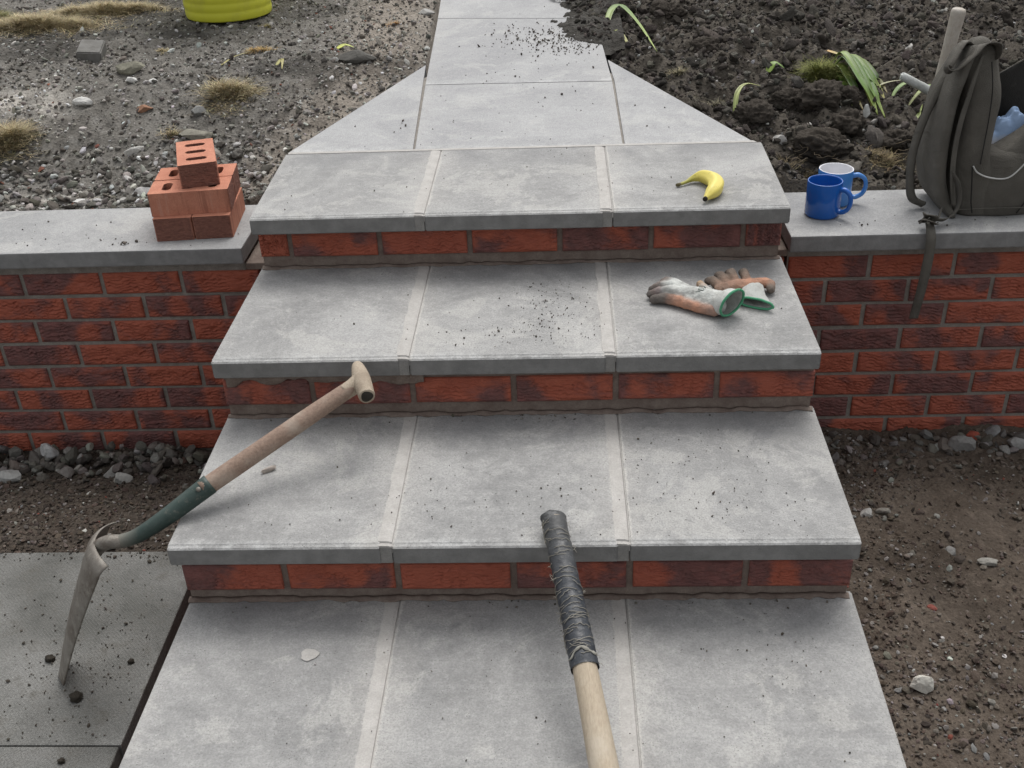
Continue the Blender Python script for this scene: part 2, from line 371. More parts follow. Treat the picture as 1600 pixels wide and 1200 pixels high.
# ------------------------------------------------------------------ bricks
def rustic_brick(i, L=.215, H=.065, D=.1025, nx=62, nz=34):
    xs = np.linspace(-L/2, L/2, nx); zs = np.linspace(-H/2, H/2, nz); X, Z = np.meshgrid(xs, zs)
    s = 100+i*13; wx = .004*fbm(X*60, Z*60, None, 2, s+1)
    ph = Z/.0112+.75*fbm(X*62, Z*26, None, 2, s)+.35*vnoise(X*120, Z*50, None, s+2)+i*.37; fr = ph-np.floor(ph); saw = np.where(fr < .22, fr/.22, 1-(fr-.22)/.78); depth = np.clip(.55+.85*fbm(X*30, Z*50, None, 2, s+9), .0, 1.15); rid = (saw-1)*depth+.16*fbm(X*120, Z*170, None, 1, s+7)
    edge = np.minimum(np.minimum(X+L/2, L/2-X), np.minimum(Z+H/2, H/2-Z)); em = sstep(0, .0035+.003*(1+vnoise(X*40, Z*40, None, s+4)), edge)
    Y = -(.0068*rid*em)+.0045*(1-em); V = np.column_stack([X.ravel(), Y.ravel(), Z.ravel()])
    ii = np.arange(nz-1)[:, None]*nx+np.arange(nx-1)[None]; F = [tuple(f) for f in np.stack([ii, ii+1, ii+nx+1, ii+nx], -1).reshape(-1, 4)]
    b = len(V); loop = list(range(0, nx))+[k*nx+nx-1 for k in range(1, nz)]+[(nz-1)*nx+k for k in range(nx-2, -1, -1)]+[k*nx for k in range(nz-2, 0, -1)]
    back = V[loop].copy(); back[:, 1] = D; V = np.vstack([V, back]); n = len(loop)
    F += [(loop[(k+1) % n], loop[k], b+k, b+(k+1) % n) for k in range(n)]; F.append(tuple(b+k for k in range(n))[::-1])
    me = mesh('brick', V, F, True, np.ones((len(V), 3))); me.materials.append(MAT_BRICK); return me
BR = [rustic_brick(i) for i in range(10)]; BR_SIDE = [rustic_brick(i, nx=14, nz=6) for i in range(3)]   # plainer bricks on the flanks of the steps
def brick_at(parent, xc, y, zc, length=.215, rz=0, name='brick'):
    me = random.choice(BR); o = link(name, me, None, parent)
    o.location = (xc, y+random.uniform(-.0015, .0015), zc+random.uniform(-.0012, .0012)); o.rotation_euler = (random.uniform(-.008, .008), random.uniform(-.006, .006), rz+random.uniform(-.006, .006))
    flip = random.random() < .5
    o.scale = (length/.215, 1, 1); return o
def course(parent, joints, x0, x1, y, z, slope=0., H=1.):
    """bricks between head joints (joint centre positions), clipped to x0..x1"""
    js = [j for j in joints if x0+.03 < j < x1-.03]; e = [x0-.005]+js+[x1+.005]
    for a, b in zip(e[:-1], e[1:]):
        L = b-a-.0135; xc = (a+b)/2; o = brick_at(parent, xc, y+slope*xc, z, L); o.scale.z = .965*H*random.uniform(.985, 1.01)

# ------------------------------------------------------------------ garden walls
def wall(x0, x1, label, cope_ends, jA, jB, yface, slope, cy0, z0):
    root = empty('garden_wall', ((x0+x1)/2, yface, -.9), label, 'wall'); root.location = (0, 0, 0)
    for r in range(9):
        off = jA if r % 2 == 0 else jB
        js = off+.225*np.arange(-30, 30); course(root, js, x0, x1, yface, z0-.075*r, slope)
    # mortar body, its face a few millimetres behind the bricks
    n = 160; 
    bx = poly_prism('mortar', [(x0+.004, yface+slope*x0+.0095), (x1-.004, yface+slope*x1+.0095), (x1-.004, yface+.215), (x0+.004, yface+.215)], -.95, -.322, 0)
    cb = (max(x0, cope_ends[0]), min(x1, cope_ends[-1])); link('mortar', poly_prism('mortar', [(cb[0]+.012, yface+slope*cb[0]+.0098), (cb[1]-.012, yface+slope*cb[1]+.0098), (cb[1]-.012, yface+.21), (cb[0]+.012, yface+.21)], -.3215, -.2165, 0), MAT_MORTAR, root)
    link('mortar', bx, MAT_MORTAR, root)
    ca, cc = ((-.758, -.655) if x0 < 0 else (.654, .716)); link('mortar', poly_prism('mortar', [(ca, yface+.003), (cc, yface+.003), (cc, yface+.21), (ca, yface+.21)], -.2465, -.226, .004), MAT_MORTAR_DARK, root)  # dark cap over the gap beside the steps, its shade put into the colour
    for a, b in zip(cope_ends[:-1], cope_ends[1:]):
        me = poly_prism('coping_slab', [(a+.004, cy0), (b-.004, cy0+.004), (b-.004, cy0+.325), (a+.004, cy0+.32)], -.216, -.170, .004)
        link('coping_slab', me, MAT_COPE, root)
    return root
wl = wall(-2.35, -.62, 'red rustic brick retaining wall left of the steps, carrying a small stack of loose bricks on its grey coping', [-2.52, -1.655, -.748], -1.394, -1.289, .231, 0, .203, -.2805)
wr = wall(.60, 2.25, 'red rustic brick retaining wall right of the steps, carrying mugs and a backpack on its grey coping', [.706, 1.60, 2.45], .9405, .828, .245, .006, .204, -.2835)

# ------------------------------------------------------------------ garden steps
steps = empty('garden_steps', (0, 0, 0), 'flight of steps with grey concrete slab treads on red brick risers', 'steps')
def slab_mesh(x0, x1, y0, y1, z, kind='paving_slab', back=None):
    """tread slab with a small arris step along its front edge, origin at its middle"""
    b = back or (x0, x1); cx, cy = (x0+x1)/2, (y0+y1)/2; t = TS
    prof = [(y0, z-t+.003), (y0, z-.0065), (y0+.003, z-.0035), (y0+.0085, z-.0022), (y0+.0115, z-.0004)]
    bm = bmesh.new(); nx = 2
    outline = [(x0, x1, yy, zz) for yy, zz in prof]+[(b[0], b[1], y1-.004, z), (b[0], b[1], y1, z-.004), (b[0], b[1], y1, z-t), (x0, x1, y0+.003, z-t)]
    n = len(outline); L = [bm.verts.new((a-cx, yy-cy, zz-z)) for a, _, yy, zz in outline]; Rr = [bm.verts.new((c-cx, yy-cy, zz-z)) for _, c, yy, zz in outline]
    for i in range(n): bm.faces.new((L[i], Rr[i], Rr[(i+1) % n], L[(i+1) % n]))
    bm.faces.new(L); bm.faces.new(Rr[::-1]); bmesh.ops.recalc_face_normals(bm, faces=bm.faces[:])
    es = [e for e in bm.edges if len(e.link_faces) == 2 and abs(e.link_faces[0].normal.x-e.link_faces[1].normal.x) > .5]
    bmesh.ops.bevel(bm, geom=es, offset=.0025, segments=2, affect='EDGES')
    return bm_mesh(kind, bm), (cx, cy, z)
JW = .022
def tread(z, y0, y1, xl0, xr0, j1, j2, xl1, xr1, tilt=0):
    for a, b, a1, b1 in ((xl0, j1-JW, xl1, j1-JW), (j1, j2-JW, j1, j2-JW), (j2, xr0, j2, xr1)):
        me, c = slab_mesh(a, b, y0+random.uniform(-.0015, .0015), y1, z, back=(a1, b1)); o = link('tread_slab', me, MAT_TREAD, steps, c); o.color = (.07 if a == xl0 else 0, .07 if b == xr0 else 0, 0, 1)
        o.rotation_euler = (random.uniform(-.0015, .0015), random.uniform(-.002, .002), 0)
    for j in (j1, j2):
        w0 = JW; n = 24; V = []; F = []
        ys = np.concatenate([[y0+.0035, y0+.0115], np.linspace(y0+.0135, y1-.002, n-2)])
        for k, yy in enumerate(ys):
            wob = .0035*float(vnoise(yy*30, j*9+z*5)); dz = -.0016+.0006*float(vnoise(yy*60, j*3)); fd = .0032 if yy < y0+.0125 else 0
            for xx, zz in ((j-w0-.004-abs(wob)*1.5, z+.0006-fd), (j-w0+.001, z+.0012+dz*.3-fd), (j-.008, z+.001+dz*.5-fd), (j-.0018, z-.0002+dz-fd), (j-.0010, z-.004), (j+.0015, z-.0045), (j+.0015, z-.02), (j-w0-.004-abs(wob)*1.5, z-.02)):
                V.append((xx, yy, zz))
        F = [(8*i+q, 8*i+(q+1) % 8, 8*i+8+(q+1) % 8, 8*i+8+q) for i in range(n-1) for q in range(8)]+[tuple(range(8))[::-1], tuple(8*(n-1)+q for q in range(8))]
        link('mortar_joint', mesh('mortar_joint', V, F), MAT_JOINT, steps)
        f = poly_prism('mortar_joint', [(j-w0-.003, y0+.0020), (j-.0015, y0+.0020), (j-.0015, y0+.03), (j-w0-.003, y0+.03)], z-TS+.001, z-.0062, .001)
        link('mortar_joint', f, MAT_EDGE, steps)
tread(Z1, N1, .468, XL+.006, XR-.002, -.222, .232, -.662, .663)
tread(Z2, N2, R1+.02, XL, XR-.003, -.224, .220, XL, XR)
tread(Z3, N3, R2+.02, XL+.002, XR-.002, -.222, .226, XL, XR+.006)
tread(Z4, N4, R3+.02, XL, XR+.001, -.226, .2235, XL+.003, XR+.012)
def riser(y, zt, zb, x0, x1, joints, z):
    course(steps, joints, x0, x1, y, z)
    link('mortar', poly_prism('mortar', [(x0+.004, y+.0102), (x1-.004, y+.0102), (x1-.004, y+.10), (x0+.004, y+.10)], zb+.001, zt-.0005, 0), MAT_MORTAR_DARK, steps)
    # fillet of bedding mortar where the riser meets the tread below
    n = 220; xs = np.linspace(x0, x1, n); V = []
    for xx in xs:
        h = .004+.003*float(fbm(xx*40, y*7, None, 4)); d = .004+.004*float(fbm(xx*50+5, y*3, None, 4))
        for a, b in ((y+.01, zb), (y-d, zb+.0005), (y-d*.45, zb+h*.35), (y+.002, zb+h), (y+.01, zb+h)): V.append((xx, a, b))
    F = [(5*i+q, 5*i+(q+1) % 5, 5*i+5+(q+1) % 5, 5*i+5+q) for i in range(n-1) for q in range(5)]
    link('mortar_fillet', mesh('mortar_fillet', V, F, True), MAT_MORTAR_DARK, steps)
def jx(l): return l
riser(R1, Z1-TS, Z2, XL+.004, .650, [-.5735, -.347, -.121, .104, .330, .556], -.0945)
riser(R2, Z2-TS, Z3, XL+.003, .656, [-.453, -.228, -.003, .222, .443], -.2595)
riser(R3, Z3-TS, Z4, XL+.001, .660, [-.4516, -.226, .003, .230, .455], -.4375)
riser(R4, Z4-TS, -.66, XL+.001, .660, [-.45, -.225, .0, .225, .45], -.605)
# smeared mortar hanging below the slab of the second tread, left
V = []; n = 70
for xx in np.linspace(-.64, -.20, n):
    h = .033+.013*float(fbm(xx*22, 3., None, 4))
    for a, b in ((R2-.0045, -.2025), (R2-.007, -.206), (R2-.0065, -.2025-h*.8), (R2+.004, -.2025-h), (R2+.008, -.2025)): V.append((xx, a, b))
link('mortar_smear', mesh('mortar_smear', V, [(5*i+q, 5*i+(q+1) % 5, 5*i+5+(q+1) % 5, 5*i+5+q) for i in range(n-1) for q in range(5)], True), MAT_MORTAR_DARK, steps)
# side walls of the flight and the bed below
for sx, face in ((-1, XL+.018), (1, .640)):
    for (ya, yb, zt) in ((R1, .46, Z1-TS), (R2, R1, Z2-TS), (R3, R2, Z3-TS), (R4, R3, Z4-TS)):
        ztop = zt-.0175-.0325; r = 0
        while ztop-.075*r > -.88:
            z = ztop-.075*r; y = ya+.115 if r % 2 == 0 else ya+.225
            js = [ya+.0] ; e = [ya+(.108 if r == 0 else (.0 if r % 2 == 0 else .1125))]
            if e[0]-ya > .05 and r > 0: e = [ya+.022]+e
            if r > 0 and e[0] < ya+.02: e[0] = ya+.022
            while e[-1]+.225 < yb-.03: e.append(e[-1]+.225)
            e.append(yb)
            for a, b in zip(e[:-1], e[1:]):
                if b-a < .03: continue
                L = b-a-.010
                o = link('brick', random.choice(BR_SIDE), None, steps, (face, (a+b)/2, z), (0, 0, -math.pi/2 if sx < 0 else math.pi/2), (L/.215, 1, 1))
            r += 1
    xi = face+.006*(1 if sx < 0 else -1); xo = face+.11*(1 if sx < 0 else -1); x0, x1 = min(xi, xo), max(xi, xo)
    for (ya, yb, zt) in ((R1, .46, Z1-TS), (R2, R1, Z2-TS), (R3, R2, Z3-TS), (R4, R3, Z4-TS)):
        link('mortar', poly_prism('mortar', [(x0, ya+.104), (x1, ya+.104), (x1, yb+.10), (x0, yb+.10)], -.92, zt-.001, 0), MAT_MORTAR, steps)
link('mortar_bed', poly_prism('mortar_bed', [(XL+.12, R4+.12), (XR-.12, R4+.12), (XR-.12, .42), (XL+.12, .42)], -.93, -.60, 0), MAT_MORTAR, steps)

# ------------------------------------------------------------------ path and paving
path = empty('path', (0, 0, 0), 'pale grey slab path leading away from the top of the steps', kind='structure')
def pslab(pts, parent, mat, zf, th=.045, name='paving_slab', bev=.0025):
    cx = sum(p[0] for p in pts)/len(pts); cy = sum(p[1] for p in pts)/len(pts); cz = zf(cx, cy)
    me = poly_prism(name, [(x-cx, y-cy) for x, y in pts], lambda x, y: zf(x+cx, y+cy)-cz-th, lambda x, y: zf(x+cx, y+cy)-cz, bev)
    o = link(name, me, mat, parent, (cx, cy, cz)); o.color = (.04, .04, 0, 1); return o
zp = lambda x, y: (y-Y0)*SL
pslab([(-.659, .476), (-.304, .476+.048), (-.334, 1.233)][::1] if False else [(-.659, .478), (-.304, .482), (-.339, 1.225)], path, MAT_PATH, zp)
pslab([(-.2985, .484), (.283, .478), (.279, 1.006), (-.3215, 1.020)], path, MAT_PATH, zp)
pslab([(.2885, .476), (.643, .474), (.2735, 1.225), (.2855, 1.01)], path, MAT_PATH, zp)
pslab([(-.3215, 1.0235), (.279, 1.0095), (.249, 1.71), (-.346, 1.774)], path, MAT_PATH, zp)
pslab([(-.3465, 1.778), (.2485, 1.714), (.223, 2.31), (-.372, 2.38)], path, MAT_PATH, zp)
pslab([(-.3725, 2.384), (.2225, 2.314), (.198, 2.91), (-.397, 2.98)], path, MAT_PATH, zp)
link('mortar_joint', poly_prism('mortar_joint', [(-.655, .4645), (.650, .4645), (.642, .4795), (-.655, .4795)], -.03, .0014, .0008), MAT_JOINT, path)
link('mortar_bed', poly_prism('mortar_bed', [(-.60, .44), (.60, .44), (.25, 1.15), (.21, 2.9), (-.37, 2.9), (-.31, 1.15)], lambda x, y: zp(x, y)-.13, lambda x, y: zp(x, y)-.0035, 0), MAT_MORTAR, path)

paving = empty('paving', (0, 0, 0), 'old dimpled dark grey paving slabs left of the bottom step', kind='structure')
for r, (ya, yb) in enumerate(((-1.004, -.412), (-1.605, -1.0075), (-2.2, -1.609))):
    for k, (xa, xb) in enumerate(((-1.377, -.777), (-1.981, -1.381), (-2.585, -1.985))):
        pslab([(xa, ya), (xb, ya), (xb-.003, yb), (xa, yb)], paving, MAT_PAVE, lambda x, y: -.70, .05, bev=.003)
# slabs between the paving and the camera, under the photographer
for k in range(5):
    pslab([(-.773+.604*k, -1.92), (-.173+.604*k, -1.92), (-.173+.604*k, -1.33), (-.773+.604*k, -1.33)], paving, MAT_PAVE, lambda x, y: -.70, .05)
    pslab([(-.773+.604*k, -2.8), (-.173+.604*k, -2.8), (-.173+.604*k, -1.924), (-.773+.604*k, -1.924)], paving, MAT_PAVE, lambda x, y: -.70, .05)
link('mortar_bed', poly_prism('mortar_bed', [(-2.58, -2.19), (-.79, -2.19), (-.79, -.43), (-2.58, -.43)], -.93, -.749, 0), MAT_MORTAR_DARK, paving)

# ------------------------------------------------------------------ loose gravel, soil crumbs (stuff)
def ico(sub):
    bm = bmesh.new(); bmesh.ops.create_icosphere(bm, subdivisions=sub, radius=1)
    V = np.array([v.co[:] for v in bm.verts]); F = np.array([[v.index for v in f.verts] for f in bm.faces]); bm.free(); return V, F
IC = {1: ico(1), 2: ico(2), 3: ico(3), 4: ico(5)}
def rock_shape(sub, seed, angular=.25, flat=.7):
    V, F = IC[sub]; n = fbm(V[:, 0]*1.3+seed*7.1, V[:, 1]*1.3, V[:, 2]*1.3, 3 if sub > 1 else 1, seed)
    V = V*(1+angular*n[:, None]); r = np.random.default_rng(seed)
    if sub > 2 and angular > .3: V = V*(1+.38*(.4-np.abs(fbm(V[:, 0]*3.+seed, V[:, 1]*3., V[:, 2]*3., 3, seed+9)))[:, None]+.09*fbm(V[:, 0]*10, V[:, 1]*10+seed, V[:, 2]*10, 2, seed)[:, None])
    for _ in range(9):                                            # flat facets
        d = r.normal(size=3); d /= np.linalg.norm(d); k = r.uniform(.52, .9); p = V@d; V = V-np.outer(np.maximum(p-k, 0), d)
    return V*np.array([1, r.uniform(.65, 1), flat]), F
def rocks(name, P, S, C, mat, sub=1, label=None, angular=.25, flat=.65, sink=.3, nvar=12, smooth=False, parent=None):
    P = np.asarray(P); S = np.asarray(S); C = np.asarray(C); Vs, Fs, Cs, off = [], [], [], 0
    var = rng.integers(0, nvar, len(P)); rg = np.random.default_rng(len(P))
    for k in range(nvar):
        idx = np.where(var == k)[0]
        if not len(idx): continue
        V, F = rock_shape(sub, k+3, angular, flat); a = rg.uniform(0, 2*np.pi, len(idx)); t = rg.normal(0, .35, (len(idx), 2))
        ca, sa = np.cos(a), np.sin(a); X = V[None, :, 0]*ca[:, None]-V[None, :, 1]*sa[:, None]; Y = V[None, :, 0]*sa[:, None]+V[None, :, 1]*ca[:, None]
        Z = np.repeat(V[None, :, 2], len(idx), 0)+X*t[:, :1]+Y*t[:, 1:]
        W = np.stack([X, Y, Z], -1)*S[idx][:, None, None]; W = W+P[idx][:, None, :]; W[:, :, 2] += (flat*(1-2*sink)*S[idx])[:, None]
        Vs.append(W.reshape(-1, 3)); Fs.append((F[None]+(off+np.arange(len(idx))*len(V))[:, None, None]).reshape(-1, 3)); off += len(idx)*len(V)
        Cs.append(np.repeat(C[idx], len(V), 0))
    me = mesh(name, np.vstack(Vs), np.vstack(Fs), smooth, np.vstack(Cs)); o = link(name, me, mat, parent)
    return setp(o, label, kind='stuff')
def palette(n, cols, wts, jit=.15):
    cols = np.array(cols); i = rng.choice(len(cols), n, p=np.array(wts)/sum(wts)); return cols[i]*(1+rng.normal(0, jit, (n, 1)))*(1+rng.normal(0, .03, (n, 3)))
def lognorm(n, m, s, lo, hi): return np.clip(np.exp(rng.normal(math.log(m), s, n)), lo, hi)
G = [(.10, .09, .078), (.19, .178, .158), (.31, .295, .27), (.46, .45, .425), (.66, .65, .62), (.20, .085, .06)]
# left upper gravel
n = 40000; x = rng.uniform(-2.75, -.3, n); y = rng.uniform(.545, 3.0, n)
dens = .5+.5*np.clip(fbm(x*3, y*3, None, 3, 41)+.45, 0, 1); dens = dens*np.where(y > 1.45, .55, 1)
band = sstep(.35, .0, np.abs(path_dist(x, y)-.2)); dens = np.clip(dens+.35*band, 0, 1)
k = (rng.uniform(0, 1, n) < dens) & (path_dist(x, y) > .012); x, y = x[k], y[k]; n = len(x)
s = lognorm(n, .0041, .52, .002, .017); c = palette(n, G, [.36, .28, .20, .12, .03, .008])
lime = 1.8*sstep(.6, .1, np.hypot((x+1.72)/.60, (y-1.05)/.40))+sstep(.5, .1, np.abs(y-.62)/.14)*(x < -.9); c = c*(1+.7*np.clip(lime, 0, 1))[:, None]; c = np.minimum(c, .75)
rocks('gravel', np.column_stack([x, y, upper_z(x, y)]), s, c, MAT_STONE, 1, 'grey and white gravel strewn over the soil left of the path')
# coarser gravel behind the left coping
n = 1900; x = rng.uniform(-2.4, -.68, n); y = .545+np.abs(rng.normal(0, .16, n)); s = lognorm(n, .0085, .4, .005, .021)
rocks('coarse_gravel', np.column_stack([x, y, upper_z(x, y)]), s, palette(n, G, [.34, .3, .2, .1, .03, .01]), MAT_STONE, 2, 'coarse dark grey gravel behind the left coping', .2, sink=.3)
# right upper clods
D = [(.080, .071, .062), (.052, .046, .041), (.125, .112, .098), (.20, .19, .175), (.48, .47, .45)]
n = 24000; x = rng.uniform(.2, 2.3, n); y = rng.uniform(.55, 2.7, n); k = path_dist(x, y) > .015; x, y = x[k], y[k]; n = len(x)
s = lognorm(n, .0055, .5, .0025, .018); rocks('soil_crumbs', np.column_stack([x, y, upper_z(x, y)]), s, palette(n, D, [.36, .24, .28, .10, .016]), MAT_CLOD, 1, 'dark crumbled soil and small stones right of the path', .3, .75)
n = 1200; x = rng.uniform(.3, 2.3, n); y = rng.uniform(.57, 2.7, n); k = path_dist(x, y) > .03; x, y = x[k], y[k]; n = len(x)
s = lognorm(n, .015, .42, .009, .040); rocks('soil_clods', np.column_stack([x, y, upper_z(x, y)]), s, palette(n, D[:3], [.4, .25, .35]), MAT_CLOD, 3, 'dark clods of freshly dug soil right of the path', .48, .75, sink=.42, nvar=24, smooth=True)
# lower ground
L_ = [(.098, .075, .060), (.066, .054, .045), (.15, .128, .11), (.23, .22, .205), (.55, .54, .51), (.20, .065, .05)]
n = 26000; x = rng.uniform(.66, 2.0, n); y = rng.uniform(-1.35, .235, n); k = rng.uniform(0, 1, n) < np.clip(.25+fbm(x*3.5, y*3.5, None, 3, 19)+.5*sstep(.45, 0, x-.66+y*.15)+.3*sstep(-.35, .2, y), .12, 1); x, y = x[k], y[k]; n = len(x)
s = lognorm(n, .0034, .5, .0016, .013); rocks('lower_gravel', np.column_stack([x, y, lower_z(x, y)]), s, palette(n, L_, [.36, .22, .27, .12, .008, .004]), MAT_STONE, 1, 'brown crumbs and small gravel beside the steps on the right')
n = 150; x = rng.uniform(.70, 2.0, n); y = rng.uniform(-1.3, .225, n); s = lognorm(n, .011, .3, .008, .020)
rocks('lower_stones', np.column_stack([x, y, lower_z(x, y)]), s, palette(n, L_, [.36, .28, .22, .10, .0, .018]), MAT_STONE, 2, 'scattered small stones in the soil right of the steps', sink=.42)
n = 130; x = rng.uniform(.70, 2.0, n); y = .225-np.abs(rng.normal(0, .09, n)); s = lognorm(n, .016, .35, .010, .030)
rocks('wall_foot_rubble', np.column_stack([x, y, lower_z(x, y)]), s, palette(n, [(.14, .13, .118), (.22, .21, .2), (.09, .08, .07)], [.4, .3, .3]), MAT_STONE, 2, 'grey rubble along the foot of the right wall', .3, sink=.38)
n = 9000; x = rng.uniform(-1.75, -.66, n); y = rng.uniform(-.40, .22, n); s = lognorm(n, .0036, .5, .0018, .011)
rocks('lower_gravel', np.column_stack([x, y, lower_z(x, y)]), s, palette(n, L_, [.44, .32, .18, .045, .008, .008]), MAT_STONE, 1, 'brown soil crumbs left of the steps')
# heap at the foot of the left wall
n = 420; x = rng.uniform(-1.85, -.72, n); y = .20-np.abs(rng.normal(0, .075, n)); k = (x < -1.03) | (rng.uniform(0, 1, n) < .35); x, y = x[k], y[k]; n = len(x)
s = lognorm(n, .0135, .38, .006, .028); zz = lower_z(x, y)+rng.uniform(0, .03, n)*sstep(.02, .16, y)
rocks('rubble_heap', np.column_stack([x, y, zz]), s, palette(n, [(.12, .108, .095), (.19, .18, .16), (.32, .31, .29), (.20, .12, .10)], [.5, .33, .13, .02]), MAT_STONE, 2, 'heap of grey broken stones at the foot of the left wall', .3, sink=.25, flat=.8)
# crumbs on the treads and on the old paving
def crumbs(name, regions, label, cols, wts, mn=.0016):
    P, S = [], []
    for (cx, cy, sx, sy, z, n, m, lim) in regions:
        x = rng.normal(cx, sx, n); y = rng.normal(cy, sy, n); k = (x > lim[0]) & (x < lim[1]) & (y > lim[2]) & (y < lim[3]); x, y = x[k], y[k]
        zz = np.full(len(x), z) if not callable(z) else z(x, y)
        P.append(np.column_stack([x, y, zz])); S.append(lognorm(len(x), m, .4, mn*.5, m*3))
    P = np.vstack(P); S = np.concatenate(S); return rocks(name, P, S, palette(len(P), cols, wts), MAT_CLOD, 1, label, .3, .75, sink=.1)
t2 = (XL+.01, XR-.01, N2+.02, R1-.005); t3 = (XL+.01, XR-.01, N3+.02, R2-.005); t4 = (XL+.01, XR, N4+.02, R3-.005); t1 = (XL+.02, XR-.02, .01, .46)
DK = [(.10, .088, .075), (.17, .15, .13), (.38, .365, .34)]
crumbs('soil_crumbs', [(0, .2, .4, .2, Z1, 80, .0015, t1), (0, -.2, .4, .2, Z2, 90, .0014, t2), (.07, -.27, .06, .06, Z2, 130, .0014, t2), (.10, -.16, .04, .05, Z2, 70, .0015, t2), (-.02, -.33, .1, .03, Z2, 50, .0014, t2),
    (0, -.6, .4, .2, Z3, 130, .0012, t3), (.1, -.75, .3, .06, Z3, 90, .0014, t3), (.42, -.7, .12, .1, Z3, 110, .0014, t3), (.02, -.41, .3, .01, Z3, 60, .0022, t3),
    (0, -1., .4, .2, Z4, 110, .0013, t4), (.5, -1.0, .1, .1, Z4, 60, .0014, t4), (.05, -.83, .35, .01, Z4, 30, .0022, t4)],
    'tiny dark crumbs of soil scattered on the treads', DK, [.6, .25, .15])
crumbs('soil_crumbs', [(0, 1.0, .22, .5, lambda x, y: zp(x, y), 130, .0018, (-.29, .26, .5, 2.3)), (.04, 1.50, .09, .10, lambda x, y: zp(x, y), 190, .0028, (-.3, .25, 1.2, 1.7)), (.15, 1.42, .08, .08, lambda x, y: zp(x, y), 260, .0026, (-.3, .25, 1.2, 1.7)),
    (-.45, .62, .1, .1, lambda x, y: zp(x, y), 12, .003, (-.55, -.34, .5, .75)), (.4, .7, .1, .15, lambda x, y: zp(x, y), 20, .0026, (.3, .45, .5, .85))], 'dark soil crumbs spilled on the path', DK[:2], [.8, .2])
crumbs('soil_crumbs', [(-.93, -.80, .10, .16, -.70, 300, .0021, (-1.37, -.79, -1.0, -.42)), (-1.05, -.7, .2, .2, -.70, 90, .0020, (-1.37, -.79, -1.0, -.42)), (-1.0, -.425, .25, .015, -.70, 120, .0028, (-1.37, -.79, -1.0, -.40))],
    'dark soil crumbs on the old paving slab under the spade', DK[:2], [.9, .1])
crumbs('soil_crumbs', [(-1.1, .32, .3, .08, -.17, 60, .0018, (-2, -.78, .23, .50)), (.95, .33, .25, .08, -.17, 45, .0018, (.72, 1.6, .23, .50)), (-1.1, .26, .03, .02, -.17, 14, .003, (-2, -.78, .23, .50))], 'dark soil crumbs on the wall coping', DK[:2], [.8, .2])
# soil spilled over the right half of the path
xs_, ys_ = np.linspace(.0, .34, 90), np.linspace(1.30, 2.9, 240); X, Y = np.meshgrid(xs_, ys_)
edge = .165+.06*fbm(X*0+2, Y*5, None, 2, 3)-.30*sstep(1.72, 2.4, Y)+.16*sstep(1.50, 1.34, Y)-.05*sstep(1.9, 1.68, Y)*sstep(1.5, 1.68, Y)
H = np.clip((X-edge)/.10, -1, 1)+.35*fbm(X*22, Y*22, None, 4, 4); Z = zp(X, Y)+np.clip(H, -.3, 1)*.016+np.where(H > 0, .006*fbm(X*70, Y*70, None, 3, 6), -.004)
V = np.column_stack([X.ravel(), Y.ravel(), Z.ravel()]); ny, nx = X.shape; i = np.arange(ny-1)[:, None]*nx+np.arange(nx-1)[None]; F = np.stack([i, i+1, i+nx+1, i+nx], -1).reshape(-1, 4)
o = link('soil_spill', mesh('soil_spill', V, F, True, np.full((len(V), 3), .38)), MAT_SOIL_U); setp(o, 'dark soil spilled over the right edge of the path', kind='stuff')
n = 900; x = rng.uniform(.08, .30, n); y = rng.uniform(1.33, 2.5, n); e = .165-.30*sstep(1.72, 2.4, y)+.16*sstep(1.50, 1.34, y); k = x > e+.015; x, y = x[k], y[k]
rocks('soil_clods', np.column_stack([x, y, zp(x, y)+.012]), lognorm(len(x), .006, .5, .003, .016), palette(len(x), D[:3], [.4, .35, .25]), MAT_CLOD, 2, 'lumps of dark soil on the spill over the path', .35, .75)

# ------------------------------------------------------------------ single stones one can point to
def stone(x, y, s, col, label, lower=False, flat=.7, sq=(1, 1), seed=1, name='stone', sink=.25, z=None, group=None, ang=.22, rz=0, sub=3, cat='stone'):
    V, F = rock_shape(sub, seed+40, ang, flat); V = V*(1+.06*fbm(V[:, 0]*3, V[:, 1]*3+seed, V[:, 2]*3, 3, seed))[:, None]; V = V*np.array([sq[0], sq[1], 1])*s
    zz = z if z is not None else float((lower_z if lower else upper_z)(np.array([x]), np.array([y]))[0])
    me = mesh(name, V, F, False, np.tile(col, (len(V), 1))); o = link(name, me, MAT_STONE, None, (x, y, zz+s*flat*(1-2*sink)), (0, 0, rz)); return setp(o, label, cat, group)
WH = (.60, .59, .56)
stone(.846, -.794, .027, (.62, .60, .54), 'largest white stone, lying in the soil right of the bottom tread', True, .85, (1.1, .8), 3)
stone(.883, -.195, .019, (.40, .39, .37), 'pale grey lump beside the right edge of the third tread', True, .7, (1.1, .8), 4)
stone(.929, -.185, .018, (.22, .205, .18), 'brownish stone just right of a pale lump beside the third tread', True, .6, (1.1, .8), 5)
stone(1.234, .135, .036, (.24, .235, .225), 'big grey stone at the foot of the right wall below a red chip', True, .75, (1.1, .9), 6)
stone(1.284, .185, .026, (.30, .075, .05), 'red brick fragment at the foot of the right wall', True, .7, (1., .8), 7, 'brick_fragment', cat='brick fragment')
stone(1.395, .14, .030, (.30, .295, .285), 'grey stone at the wall foot on the right edge of the photo', True, .7, (1.2, .8), 8)
stone(1.132, -.387, .022, (.30, .29, .26), 'grey stone in the soil at the right edge, level with the lowest riser', True, .5, (1.3, .8), 9)
stone(-1.425, .165, 0.029, (.46, .46, .45), 'pale grey block on top of the rubble against the left wall', True, .95, (1, .8), 10, z=-.812, sink=.1)
